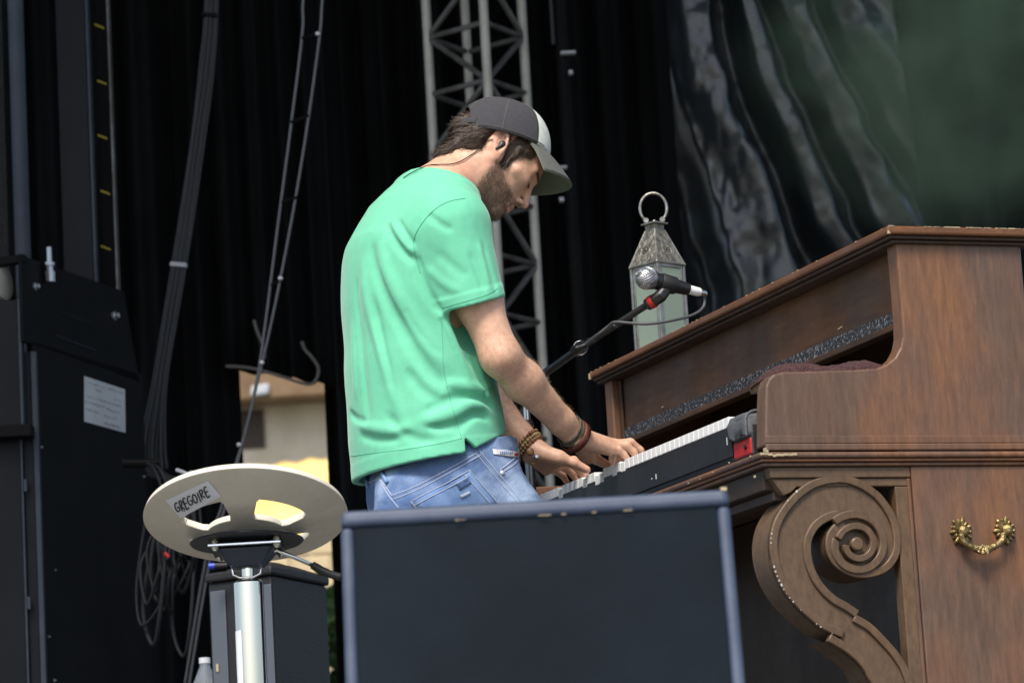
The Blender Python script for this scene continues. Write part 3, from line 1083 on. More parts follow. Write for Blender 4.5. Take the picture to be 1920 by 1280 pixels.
# upper bead wraps the side panel just above the bed
m_ = MB(); m_.box(W(uk - 0.001, T0 - 0.006, zb0 + 0.002), DD * (UB - uk), LL * 0.006, ZZ * 0.013)
m_.build('side_bead', 'wood_side', piano, bevel=0.003, seg=3)
m_ = MB(); m_.box(W(uk - 0.001, T0 - 0.003, zb0 + 0.0155), DD * (UB - uk), LL * 0.003, ZZ * 0.014)
m_.build('side_bead', 'wood_side', piano, bevel=0.0014)
mould_round(0.009, zb0 - 0.012, zb0 - 0.0005, 'wood_side', 0.005)
mould_round(0.005, zb0 - 0.0185, zb0 - 0.0125, 'wood_lid', 0.002)
mould_round(0.001, zb0 - 0.026, zb0 - 0.019, 'wood_side', 0.003)
# apron under the bed, front
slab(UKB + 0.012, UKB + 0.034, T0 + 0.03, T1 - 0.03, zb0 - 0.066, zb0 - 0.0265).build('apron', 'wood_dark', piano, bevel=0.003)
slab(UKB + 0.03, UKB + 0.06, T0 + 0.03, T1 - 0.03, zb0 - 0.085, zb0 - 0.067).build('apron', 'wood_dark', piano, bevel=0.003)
ch = MB()
for px, py, s in ((1434, 843, 0.010), (1438, 846, 0.008), (1337, 885, 0.004), (1407, 855, 0.004), (1291, 905, 0.004), (1367, 867, 0.003), (1415, 893, 0.006), (1313, 897, 0.003)):
    p = PU(px, py, UKB - 0.0085)
    ch.cbox(p, LL * s, DD * 0.002, ZZ * s * 0.7)
for k in range(9):
    p = W(UKB - 0.004 + 0.02 * k ** 1.0 * 0.4, T0 - 0.0088, zb0 - 0.004 - r.uniform(0, 0.004))
    ch.cbox(p, DD * r.uniform(0.004, 0.012), LL * 0.002, ZZ * 0.004)
tag(ch.build('chipped_edge', 'chip', piano), kind='stuff')

# lower case: rail, stile, lower side panel (near end), dark knee board
for t0_, sgn in ((T0, 1), (T1, -1)):
    def side(poly_uz, off, th):
        pts = [W(u, t0_ + sgn * off, z) for u, z in poly_uz]
        return MB().prism(pts, LL * sgn * th)
    zr0 = zb0 - 0.0265
    us = 0.0228
    side([(uk + 0.006, zr0), (us - 0.001, zr0), (us - 0.001, zr0 - 0.020), (uk + 0.010, zr0 - 0.020)], 0.006, 0.03).build('end_rail', 'wood_scroll', piano, bevel=0.002)
    side([(uk + 0.012, zr0 - 0.0205), (us - 0.001, zr0 - 0.0205), (us - 0.001, zr0 - 0.036), (uk + 0.062, zr0 - 0.036), (uk + 0.050, zr0 - 0.046), (uk + 0.034, zr0 - 0.052)], 0.010, 0.03).build('end_rail', 'wood_scroll', piano, bevel=0.002)
    side([(us - 0.033, zr0 - 0.0365), (us - 0.001, zr0 - 0.0365), (us - 0.001, 0.06), (us - 0.033, 0.06)], 0.010, 0.03).build('stile', 'wood_scroll', piano, bevel=0.002)
    side([(us, zr0), (UB, zr0), (UB, 0.05), (us, 0.05)], 0.004, 0.038).build('lower_side', 'wood_side', piano, bevel=0.002)
    side([(us - 0.0085, zr0 - 0.022), (us - 0.0015, zr0 - 0.022), (us - 0.0015, 0.06), (us - 0.0085, 0.06)], 0.0065, 0.008).build('stile_bead', 'wood_side', piano, bevel=0.002)
    side([(uk + 0.02, 0.03), (UB, 0.03), (UB, 0.10), (uk + 0.02, 0.10)], 0.002, 0.06).build('toe_block', 'wood_side', piano, bevel=0.004)
slab(0.03, 0.05, T0 + 0.05, T1 - 0.05, 0.06, zb0 - 0.03).build('knee_board', 'wood_dark', piano)
slab(0.0, UB - 0.01, T0 + 0.05, T1 - 0.05, 0.04, 0.06).build('bottom_board', 'wood_dark', piano)
for u in (uk + 0.06, UB - 0.06):
    for t in (T0 + 0.035, T1 - 0.035):
        m_ = MB().lathe(W(u, t - 0.012, 0.019), LL, [(0.012, 0), (0.019, 0.002), (0.019, 0.022), (0.012, 0.024)], 16)
        m_.build('castor', 'brass', piano, smooth=35)

# carved scroll leg: outline traced on the end plane, real thickness
Z7 = lambda x, y: (1360 + x * 0.3751, 800 + y * 0.375)
outer = [(925, 1540), (890, 1450), (830, 1370), (740, 1280), (690, 1195), (620, 1130), (560, 1092), (520, 1068), (595, 1053), (500, 1010), (400, 930), (310, 830), (255, 720), (232, 600), (245, 490), (290, 400), (360, 320), (440, 265), (530, 240), (620, 240), (710, 275), (790, 335), (850, 420), (880, 500), (888, 590), (870, 660), (820, 720), (740, 750), (660, 750), (590, 720), (540, 675), (513, 610), (515, 540), (545, 490), (592, 455)]
inner = [(540, 463), (480, 500), (445, 560), (440, 630), (460, 710), (500, 780), (560, 840), (620, 875), (680, 915), (660, 932), (740, 980), (820, 1060), (880, 1130), (928, 1212), (960, 1320), (975, 1440), (980, 1540)]
def smooth2(pts, keep):
    out = []
    n_ = len(pts)
    segs, cur = [], [pts[0]]
    for i in range(1, n_):
        cur.append(pts[i])
        if i in keep:
            segs.append(cur); cur = [pts[i]]
    segs.append(cur)
    for sg in segs:
        if len(sg) < 3:
            q = [np.array([*p, 0.0]) for p in sg]
        else:
            q = spline([np.array([*p, 0.0]) for p in sg], 5 * (len(sg) - 1))
        out += [(p[0], p[1]) for p in (q if not out else q[1:])]
    return out
so_ = smooth2(outer, {7, 8, 34})
si_ = smooth2([outer[-1]] + inner, {9, 10})[1:]
def to_uz(pts):
    q = [loc(PT(*Z7(x, y), T0)) for x, y in pts]
    return [(p[0], p[2]) for p in q]
def offset_strip(line, wd, side):
    a = np.array(line)
    tg = np.gradient(a, axis=0)
    tg /= np.linalg.norm(tg, axis=1)[:, None] + 1e-9
    nn = np.stack([-tg[:, 1], tg[:, 0]], 1) * side
    return [tuple(x) for x in a + nn * wd]
def scroll(t_face, sgn):
    s = MB()
    uz = to_uz(so_ + si_)
    pts = [W(u, t_face + sgn * 0.006, z) for u, z in uz]
    s.prism(pts, LL * sgn * 0.075)
    sc = s.build('scroll_leg', 'wood_scroll', piano)
    def strip(line, wd, side, proud, name, mm='wood_scroll', h=0.012):
        a = to_uz(line)
        b_ = offset_strip(a, wd, side)
        q = MB()
        t_out = t_face + sgn * (0.006 - proud)
        n_ = len(a)
        vs = [W(u, t_out, z) for u, z in a] + [W(u, t_out, z) for u, z in b_] + [W(u, t_out + sgn * h, z) for u, z in a] + [W(u, t_out + sgn * h, z) for u, z in b_]
        fs = []
        for i in range(n_ - 1):
            fs += [(i, i + 1, n_ + i + 1, n_ + i), (i, 2 * n_ + i, 2 * n_ + i + 1, i + 1), (n_ + i, n_ + i + 1, 3 * n_ + i + 1, 3 * n_ + i)]
        fs += [(0, n_, 3 * n_, 2 * n_), (n_ - 1, 2 * n_ - 1, 4 * n_ - 1, 3 * n_ - 1)]
        q.add(vs, fs)
        return q.build(name, mm, sc, recalc=True, smooth=35, bevel=0.0022, seg=2)
    # raised border along the outer and the inner edge
    k7 = so_.index(min(so_, key=lambda p: (p[0] - 520) ** 2 + (p[1] - 1068) ** 2))
    k8 = so_.index(min(so_, key=lambda p: (p[0] - 595) ** 2 + (p[1] - 1053) ** 2))
    strip(so_[:k7 + 1], 0.0155, -1, 0.006, 'border')
    strip(so_[k8:], 0.0155, -1, 0.006, 'border')
    j9 = si_.index(min(si_, key=lambda p: (p[0] - 680) ** 2 + (p[1] - 915) ** 2))
    strip(si_[:j9 + 1], 0.0155, -1, 0.0055, 'border')
    strip(si_[j9 + 1:], 0.0155, -1, 0.0055, 'border')
    # volute: ridges winding to the eye
    def arc(cx, cy, r0, r1, a0, a1, n=60):
        return [(cx + (r0 + (r1 - r0) * k / n) * math.cos(a0 + (a1 - a0) * k / n), cy + (r0 + (r1 - r0) * k / n) * math.sin(a0 + (a1 - a0) * k / n)) for k in range(n + 1)]
    strip(arc(660, 588, 138, 84, R_(225), R_(225 + 330)), 0.016, 1, 0.010, 'volute')
    strip(arc(660, 588, 84, 42, R_(195), R_(195 + 340)), 0.0125, 1, 0.015, 'volute')
    q = MB()
    c = to_uz([(658, 585)])[0]
    q.lathe(W(c[0], t_face + sgn * 0.012, c[1]), -LL * sgn, [(0.0125, 0), (0.0125, 0.020), (0.010, 0.0225)], 28)
    q.build('volute_eye', 'wood_scroll', sc, smooth=35)
    if sgn > 0:
        ch = MB()
        r = np.random.default_rng(8)
        def fleck(c, s):
            n_ = int(r.integers(5, 8))
            ph = r.uniform(0, 6.28)
            pts = []
            for j in range(n_):
                an = ph + 6.283 * j / n_
                rr_ = s * r.uniform(0.5, 1.1)
                pts.append(c + DD * rr_ * 0.7 * math.cos(an) + ZZ * rr_ * 1.3 * math.sin(an))
            ch.prism(pts, LL * 0.0025)
        for k in range(34):
            i = int(r.triangular(k8 + 2, k8 + 22, k8 + 44))
            p = to_uz([so_[i]])[0]
            fleck(W(p[0] + 0.0012, t_face - 0.0012, p[1]), r.uniform(0.0005, 0.0022) * (1.7 if r.random() < 0.12 else 1))
        tag(ch.build('chipped_paint', 'chip_white', sc), kind='stuff')
MT('chip_white', (0.55, 0.55, 0.54), 0.9)
scroll(T0 + 0.006, 1)
scroll(T1 - 0.006, -1)

# brass bail handle on the near lower side
def bail():
    uF = lambda px, py, o=0.0: PT(px, py, T0 + 0.004 - o)
    ax = -LL
    parts = []
    h = MB()
    c1, c2 = uF(1801, 997), uF(1882, 995)
    mid = uF(1843, 1029, 0.018)
    pts = [uF(1801, 1000, 0.020), uF(1806, 1014, 0.020), uF(1820, 1024, 0.020), uF(1843, 1030, 0.020), uF(1866, 1023, 0.020), uF(1879, 1012, 0.020), uF(1882, 998, 0.020)]
    sp_ = spline(pts, 36)
    n_ = len(sp_)
    rad = [0.0052 + 0.0030 * math.exp(-((i / (n_ - 1) - 0.5) / 0.11) ** 2) + 0.0012 * math.sin(i * 1.7) ** 2 for i in range(n_)]
    h.tube(sp_, rad, 12)
    ho = h.build('handle', 'brass', piano, smooth=50)
    q = MB()
    for a in (-0.6, 0.0, 0.6):
        q.tube([uF(1843, 1022, 0.024), uF(1843 + 14 * math.sin(a), 1031 + 5 * math.cos(a), 0.029), uF(1843 + 20 * math.sin(a), 1036, 0.020)], [0.0035, 0.005, 0.001], 8)
    q.build('leaf_ornament', 'brass', ho, smooth=50)
    for c, mm in ((c1, 'brass'), (c2, 'brass')):
        q = MB()
        q.lathe(c, ax, [(0.016, -0.001), (0.016, 0.003), (0.011, 0.005), (0.009, 0.012), (0.011, 0.015), (0.008, 0.022), (0.003, 0.024)], 20)
        for k in range(14):
            a = 2 * math.pi * k / 14
            dirv = DD * math.cos(a) + ZZ * math.sin(a) * 1.18
            L = 0.0235 if k % 2 else 0.0205
            q.tube([c + dirv * 0.012 + ax * 0.003, c + dirv * L * 0.85 + ax * 0.0045, c + dirv * L + ax * 0.0015], [0.004, 0.0040, 0.0012], 8)
        q.build('rosette', mm, ho, smooth=50)
bail()

# maroon towel over the piano's arm
def towel():
    g = []
    r = np.random.default_rng(3)
    u0, u1 = loc(PT(1442, 690, T0 + 0.03))[0], loc(PT(1666, 690, T0 + 0.03))[0]
    n1, n2 = 70, 22
    ztop = prof[9][2]
    pts = []
    for i in range(n1):
        s = i / (n1 - 1)
        for j in range(n2):
            v = j / (n2 - 1)
            pts.append((u0 + (u1 - u0) * s, v))
    pts = np.array(pts)
    nz = vnoise(np.stack([pts[:, 0] * 1.0, pts[:, 1] * 0.12, pts[:, 0] * 0], 1), 45, 5) + 0.5 * vnoise(np.stack([pts[:, 0], pts[:, 1] * 0.12, pts[:, 0] * 0], 1), 160, 6)
    mb = MB()
    gg = np.zeros((n1, n2, 3))
    for i in range(n1):
        for j in range(n2):
            u, v = pts[i * n2 + j]
            s = i / (n1 - 1)
            lift = 0.017 + 0.014 * s + 0.006 * math.sin(s * 9)
            prof_h = max(0.0, math.sin(math.pi * v)) ** 0.45
            edge = math.sin(math.pi * min(max(s, 0.01), 0.99)) ** 0.25
            z = ztop - 0.002 + (lift * prof_h + 0.006 * nz[i * n2 + j] * prof_h) * edge
            if s < 0.08:
                z -= 0.012 * (1 - s / 0.08) ** 2
            gg[i, j] = W(u, T0 + 0.006 + 0.115 * v, z)
    mb.grid(gg)
    o = mb.build('towel', 'maroon_towel', base=W((u0 + u1) / 2, T0 + 0.03, ztop), smooth=True, recalc=False)
    tag(o, 'rumpled maroon towel lying on the arm of the piano', 'towel')
    # shelf block that carries it inside the case
slab(-0.235, 0.03, T0 + TH + 0.0005, T0 + 0.125, prof[9][2] - 0.02, prof[9][2] - 0.001).build('arm_block', 'wood_front', piano)
towel()

# ================================================================== STAGE KEYBOARD IN THE PIANO SHELL
MT('white_key', (0.80, 0.80, 0.79), 0.3)
MT('black_key', (0.008, 0.008, 0.009), 0.3)
MT('kb_black', (0.010, 0.012, 0.015), 0.5, col2=(0.016, 0.018, 0.022), scale=9, bump=0.1)
MT('kb_red', (0.40, 0.012, 0.012), 0.35)
MT('grey_cover', (0.075, 0.08, 0.09), 0.7, col2=(0.11, 0.115, 0.125), scale=14, bump=0.3, bscale=40)
KU = -0.28
kt0 = loc(PU(1366, 785, KU))[1]
ZK = loc(PU(1366, 781, KU))[2]
kbase = W(KU + 0.15, 0.75, zb0)
kb = empty('stage_keyboard', kbase, 'digital stage keyboard with white keys set into the piano shell', 'keyboard')
kt1 = T1 - TH - 0.02
slab(KU + 0.004, KU + 0.30, T0 + TH + 0.004, kt1, zb0 + 0.001, ZK - 0.024).build('body', 'kb_black', kb, bevel=0.004)
slab(KU, KU + 0.0035, kt0 - 0.004, kt1, zb0 + 0.012, ZK - 0.0205).build('front_rail', 'kb_black', kb, bevel=0.001)
slab(KU + 0.155, KU + 0.29, T0 + TH + 0.006, kt1, ZK - 0.023, ZK + 0.012).build('control_panel', 'kb_black', kb, bevel=0.004)
slab(KU + 0.002, KU + 0.15, T0 + TH + 0.005, kt0 - 0.006, zb0 + 0.004, zb0 + 0.036).build('end_cheek', 'kb_red', kb, bevel=0.004)
q = MB().lathe(PU(1396, 838, KU - 0.0005), -DD, [(0.0042, -0.004), (0.0042, 0.0006), (0.002, 0.0008)], 14)
q.build('cheek_screw', 'black_key', kb)
# soft grey cover bunched over the near end
g = np.zeros((14, 16, 3))
ca, cb_ = T0 + TH + 0.004, kt0 - 0.002
for i in range(14):
    a = i / 13 * math.pi * 1.02 - 0.35
    for j in range(16):
        s = j / 15
        rr_ = 0.030 + 0.002 * math.sin(s * 12 + i)
        y = -math.cos(a) * 0.038
        g[i, j] = W(KU + 0.030 + max(-0.034, y), ca + (cb_ - ca) * s, zb0 + 0.040 + max(0, math.sin(a)) ** 0.5 * 0.045 + 0.003 * math.sin(9 * s + 2 * a))
mb = MB(); mb.grid(g)
mb.build('soft_cover', 'grey_cover', kb, smooth=True, solid=0.004, recalc=False)
slab(KU - 0.004, KU + 0.08, ca, cb_, zb0 + 0.0375, zb0 + 0.083).build('cover_block', 'grey_cover', kb, bevel=0.008, seg=3)
# keys
pitch = 0.0235
nw = int((kt1 - 0.01 - kt0) / pitch)
wk = MB().box((0, 0, 0), DD * 0.15, LL * (pitch - 0.0012), ZZ * 0.0195).build('white_key', 'white_key', None, bevel=0.0012)
bk = MB().box((0, 0, 0), DD * 0.095, LL * 0.011, ZZ * 0.0105).build('black_key', 'black_key', None, bevel=0.002)
pressed = {}
for px, dz in ((1122, 0.009), (1128, 0.007), (1150, 0.0045), (1166, 0.003), (1052, 0.006), (1092, 0.004)):
    pressed[int((loc(PU(px, 885, KU))[1] - kt0) / pitch)] = dz
fw_, fb_ = True, True
for k in range(nw):
    o = wk if fw_ else wk.copy()
    if not fw_: COL.objects.link(o)
    fw_ = False
    o.parent = kb
    o.location = Vector(W(KU - 0.001, kt0 + k * pitch, ZK - 0.0195 - pressed.get(k, 0)) - kbase)
    if (k + 5) % 7 in (0, 1, 3, 4, 5) and k < nw - 1:
        o = bk if fb_ else bk.copy()
        if not fb_: COL.objects.link(o)
        fb_ = False
        o.parent = kb
        o.location = Vector(W(KU + 0.05, kt0 + (k + 1) * pitch - 0.0055, ZK + 0.001) - kbase)
q = MB()
for px, py in ((1230, 893), (1222, 897)):
    p = PU(px, py, KU - 0.0008)
    q.cbox(p, LL * 0.003, DD * 0.001, ZZ * 0.010 if px == 1230 else ZZ * 0.003)
p = PU(1363, 827, KU - 0.0008)
q.cbox(p, LL * 0.002, DD * 0.001, ZZ * 0.014)
q.build('scuff', 'chip_white', kb)

# ================================================================== LANTERN ON THE LID
MT('tin', (0.36, 0.35, 0.32), 0.4, 0.85, col2=(0.22, 0.21, 0.18), scale=30, bump=0.25, bscale=60)
MT('tin_roof', (0.34, 0.31, 0.25), 0.45, 0.8, col2=(0.16, 0.15, 0.125), scale=55, bump=0.7, bscale=90)
def frosted():
    m = bpy.data.materials.new('lantern_glass')
    m.use_nodes = True
    n = m.node_tree
    b = n.nodes['Principled BSDF']
    b.inputs['Base Color'].default_value = (0.40, 0.50, 0.42, 1)
    b.inputs['Roughness'].default_value = 0.35
    b.inputs['Transmission Weight'].default_value = 0.55
    b.inputs['IOR'].default_value = 1.2
    MATS['lantern_glass'] = m
frosted()
def lantern():
    c = W(0.101, 1.332, ZT)
    sc = 6185 / (c[1])        # px per metre here
    t = empty('lantern', c, 'tall tin lantern with greenish glass panes standing on the piano lid', 'lantern')
    ang = R_(2)
    e1 = np.array([math.cos(R_(47)), -math.sin(R_(47)), 0])
    e2 = np.array([math.cos(R_(43)), math.sin(R_(43)), 0])
    S = 0.082
    zt_ = lambda py: P(1237, py, c[1])[2]
    z_e = zt_(500)             # eaves
    z_p = zt_(432)             # top of the roof
    z0 = ZT + 0.012
    C4 = [(-1, -1), (1, -1), (1, 1), (-1, 1)]
    def corner(i, s, z):
        a, b_ = C4[i]
        return np.array([c[0], c[1], 0]) + (e1 * a + e2 * b_) * s / 2 + ZZ * z
    MB().prism([corner(i, S + 0.012, ZT + 0.001) for i in range(4)], ZZ * 0.011).build('base', 'tin', t, bevel=0.002)
    for i in range(4):
        p = corner(i, S, 0)
        MB().box(corner(i, S, z0) - (e1 + e2) * 0.0035, e1 * 0.007, e2 * 0.007, ZZ * (z_e - z0)).build('post', 'tin', t, bevel=0.0015)
    for i in range(4):
        a, b_ = corner(i, S, 0), corner((i + 1) % 4, S, 0)
        dv = (b_ - a)
        L = np.linalg.norm(dv); dv /= L
        nv = np.cross(dv, ZZ)
        pa = MB().box(a + dv * 0.011 - nv * 0.001 + ZZ * (z0 + 0.008), dv * (L - 0.022), nv * 0.002, ZZ * (z_e - z0 - 0.018)).build('pane', 'lantern_glass', t)
        fr = MB()
        for s0 in (0.0045, L - 0.0105):
            fr.box(a + dv * s0 - nv * 0.002 + ZZ * z0, dv * 0.006, nv * 0.004, ZZ * (z_e - z0))
        fr.box(a + dv * 0.011 - nv * 0.002 + ZZ * (z_e - 0.009), dv * (L - 0.022), nv * 0.004, ZZ * 0.0088)
        fr.box(a + dv * 0.011 - nv * 0.002 + ZZ * z0, dv * (L - 0.022), nv * 0.004, ZZ * 0.007)
        fr.build('pane_frame', 'tin', pa, bevel=0.001)
    # pierced pyramid roof, each face a part
    st = 0.030
    for i in range(4):
        j = (i + 1) % 4
        q = [corner(i, S + 0.007, z_e), corner(j, S + 0.007, z_e), corner(j, st, z_p), corner(i, st, z_p)]
        mb = MB(); mb.add(q, [(0, 1, 2, 3)])
        ro = mb.build('roof_panel', 'tin_roof', t, solid=0.0015, recalc=False)
        # pierced flower: dark holes set just proud
        nv = np.cross(q[1] - q[0], q[3] - q[0]); nv /= np.linalg.norm(nv)
        cen = (q[0] + q[1]) * 0.3 + (q[2] + q[3]) * 0.2
        ux = (q[1] - q[0]) / np.linalg.norm(q[1] - q[0]); uy = np.cross(nv, ux)
        h = MB()
        for k in range(9):
            rr_ = 0 if k == 0 else 0.0075
            a = k * math.pi / 4
            h.lathe(cen + ux * rr_ * math.cos(a) + uy * rr_ * math.sin(a) + nv * 0.0009, nv, [(0.0030 if k == 0 else 0.0018, 0), (0.0030 if k == 0 else 0.0018, 0.0003)], 8)
        h.build('pierced_hole', 'void_black', ro)
        h = MB()
        ring = [cen + ux * 0.0145 * math.cos(a) + uy * 0.0145 * math.sin(a) + nv * 0.0008 for a in np.linspace(0, 2 * math.pi, 20)[:-1]]
        h.tube(ring, 0.0009, 6, closed=True)
        h.build('embossed_ring', 'tin_roof', ro, smooth=True)
        MB().tube([q[0], q[3]], 0.0022, 8).build('roof_seam', 'tin', ro)
        MB().tube([q[0], q[1]], 0.0020, 8).build('roof_edge', 'tin', ro)
    z_n = zt_(421)
    nk = MB().prism([corner(i, st, z_p - 0.001) for i in range(4)], ZZ * (z_n - z_p)).build('neck', 'tin_roof', t)
    MB().prism([corner(i, 0.044, z_n - 0.0005) for i in range(4)], ZZ * 0.004).build('neck_plate', 'tin', t, bevel=0.001)
    ax = np.array([1.0, 0, 0])
    cc = np.array([c[0], c[1], 0])
    for s in (-1, 1):
        MB().lathe(cc + ax * 0.0185 * s + ZZ * (z_n + 0.011) + np.array([0, -0.004, 0]), (0, 1, 0), [(0.0055, 0), (0.0065, 0.002), (0.0065, 0.006), (0.0055, 0.008)], 14).build('hinge_knuckle', 'tin', t, smooth=35)
    MB().lathe(cc + ZZ * (z_n + 0.003), ZZ, [(0.009, 0), (0.009, 0.003), (0.004, 0.005), (0.003, 0.008)], 14).build('finial', 'tin', t, smooth=35)
    zr_ = zt_(390)
    rad = zt_(359) - zr_ - 0.003
    pts = [cc + ax * rad * 0.86 * math.sin(a) + ZZ * (zr_ + rad * math.cos(a)) for a in np.linspace(R_(-146), R_(146), 40)]
    pts = [cc - ax * 0.0185 + ZZ * (z_n + 0.011)] + pts + [cc + ax * 0.0185 + ZZ * (z_n + 0.011)]
    MB().tube(pts, 0.0033, 10).build('ring_handle', 'tin', t, smooth=True)
lantern()

# ================================================================== MICROPHONE AND STAND
MT('mic_mesh', (0.16, 0.16, 0.165), 0.6, 0.6)
MT('mic_black', (0.012, 0.012, 0.013), 0.42)
MT('rubber', (0.010, 0.010, 0.011), 0.6)
MT('silver', (0.62, 0.62, 0.63), 0.25, 0.95)
MT('steel_dark', (0.18, 0.185, 0.19), 0.35, 0.9)
def microphone():
    Y = 6.62
    a = P(1212, 522, Y)
    b_ = P(1320, 550, Y + 0.05)
    ax = (b_ - a); L = np.linalg.norm(ax); ax /= L
    k = L / 0.130
    t = empty('microphone', a, 'black vocal microphone with silver mesh head and taped plug', 'microphone')
    R0 = 0.0225
    h = MB()
    pr = [(R0 * math.cos(x), R0 * math.sin(x)) for x in np.linspace(R_(-89), R_(38), 18)]
    h.lathe(a, ax, [(max(r_, 0.0005), z) for r_, z in pr] + [(0.0165, 0.018)], 40)
    h.build('grille', 'mic_mesh', t, smooth=60)
    # woven wire of the grille
    wv = MB()
    ref = np.cross(ax, ZZ); ref /= np.linalg.norm(ref); r2_ = np.cross(ax, ref)
    for s in (1, -1):
        for j in range(22):
            ph = 2 * math.pi * j / 22
            pts = []
            for x in np.linspace(R_(-86), R_(36), 14):
                an = ph + s * (x + 1.5) * 0.9
                pts.append(a + ax * (R0 + 0.0002) * math.sin(x) + (ref * math.cos(an) + r2_ * math.sin(an)) * (R0 + 0.0002) * math.cos(x))
            wv.tube(pts, 0.00085, 5, cap=False)
    wv.build('grille_wire', 'silver', t)
    h = MB(); h.lathe(a + ax * 0.0, ax, [(0.0185, 0.0125), (0.0195, 0.0135), (0.0195, 0.0175), (0.0178, 0.019)], 30)
    h.build('collar', 'steel_dark', t, smooth=35)
    h = MB(); h.lathe(a, ax, [(0.0175, 0.0188), (0.0172, 0.03), (0.0135, 0.085 * k), (0.012, 0.095 * k)], 30)
    h.build('body', 'mic_black', t, smooth=40)
    h = MB(); h.lathe(a, ax, [(0.0095, 0.0945 * k), (0.0095, 0.1), (0.0093, 0.118 * k), (0.0075, 0.122 * k)], 24)
    h.build('plug_tape', 'plug_white', t, smooth=40)
    h = MB(); h.lathe(a, ax, [(0.0072, 0.1215 * k), (0.0068, 0.132 * k), (0.0035, 0.136 * k)], 20)
    h.build('plug', 'silver', t, smooth=40)
    e = a + ax * 0.136 * k
    # cable droops from the plug back to the boom
    pts = [e, P(1321, 556, Y + 0.055), P(1319, 575, Y + 0.05), P(1300, 590, Y + 0.03), P(1258, 601, Y + 0.0), P(1215, 607, Y - 0.012), P(1175, 605, Y - 0.004), P(1152, 604, Y + 0.006), P(1140, 612, Y + 0.02), P(1120, 628, Y + 0.03), P(1098, 645, Y + 0.06), P(1080, 652, Y + 0.05)]
    c = MB().tube(spline(pts, 70), 0.0032, 8).build('microphone_cable', 'grey_rubber', base=e, smooth=True)
    tag(c, 'thin dark cable drooping from the microphone plug to the boom', 'cable')
    # stand with boom
    ta = P(985, 724, 6.98)
    st = empty('microphone_stand', (ta[0], ta[1], 0.0), 'black boom microphone stand reaching from behind the pianist', 'microphone stand')
    m0 = P(1222, 566, Y + 0.015); m1 = P(1088, 652, Y + 0.11); m2 = P(935, 762, 7.02)
    MB().tube([m2, m1], 0.0088, 12).build('boom_arm', 'mic_black', st, smooth=40)
    MB().tube([m1, m0], 0.0072, 12).build('boom_arm', 'rubber', st, smooth=40)
    q = MB().tube([m1 - (m0 - m1) * 0.09, m1 + (m0 - m1) * 0.06], 0.0125, 14).build('clutch', 'mic_black', st, smooth=40)
    ring = [m1 + 0.0145 * (math.cos(x) * np.array([1, 0, 0]) + math.sin(x) * ZZ) for x in np.linspace(0, 6.28, 20)[:-1]]
    MB().tube(ring, 0.0016, 6, closed=True).build('clutch_ring', 'silver', q, smooth=True)
    # cable wrapped along the boom
    pts = [m1 + (m0 - m1) * s + 0.010 * (math.cos(s * 20) * np.array([0, 1, 0]) + math.sin(s * 20) * np.array([0.5, 0, 0.85])) for s in np.linspace(0.05, 0.62, 40)]
    MB().tube(pts, 0.0034, 8).build('wrapped_cable', 'rubber', st, smooth=True)
    # clip holder
    hd = (m0 - m1) / np.linalg.norm(m0 - m1)
    MB().lathe(m0 - hd * 0.012, hd, [(0.008, -0.004), (0.0125, 0.0), (0.0135, 0.014), (0.0125, 0.016)], 20).build('clip_nut', 'mic_black', st, smooth=40)
    MB().lathe(m0 + hd * 0.0, hd, [(0.0138, -0.004), (0.0142, -0.002), (0.0142, 0.004), (0.0138, 0.006)], 20).build('clip_nut_ring', 'red_plastic', st, smooth=40)
    cl = a + ax * 0.042
    MB().tube([m0 + hd * 0.005, m0 + hd * 0.022, cl - ZZ * 0.014 + ax * 0.0], [0.0125, 0.0135, 0.0125], 16).build('clip_joint', 'mic_black', st, smooth=40)
    MB().lathe(a, ax, [(0.0185, 0.032), (0.0195, 0.034), (0.0182, 0.064), (0.0172, 0.066)], 26).build('clip', 'rubber', st, smooth=40)
    MB().tube([ta + ZZ * 0.0, (ta[0], ta[1], P(990, 812, 6.98)[2])], 0.0075, 12).build('upper_tube', 'silver', st, smooth=40)
    zc = P(990, 800, 6.98)[2]
    MB().tube([(ta[0], ta[1], zc), (ta[0], ta[1], 0.12)], 0.0105, 12).build('lower_tube', 'steel_dark', st, smooth=40)
    MB().lathe((ta[0], ta[1], zc - 0.02), ZZ, [(0.012, 0), (0.0135, 0.004), (0.0135, 0.03), (0.011, 0.034)], 16).build('height_clutch', 'mic_black', st, smooth=40)
    MB().lathe(ta - np.array([0, 0.014, 0]), (0, 1, 0), [(0.012, 0), (0.015, 0.004), (0.015, 0.024), (0.012, 0.028)], 16).build('swivel', 'mic_black', st, smooth=40)
    for k in range(3):
        a_ = R_(30 + 120 * k)
        MB().tube([(ta[0], ta[1], 0.16), (ta[0] + 0.30 * math.cos(a_), ta[1] + 0.30 * math.sin(a_), 0.009)], 0.009, 10).build('leg', 'mic_black', st, smooth=40)
MT('plug_white', (0.72, 0.72, 0.70), 0.5)
MT('grey_rubber', (0.06, 0.062, 0.065), 0.55)
microphone()

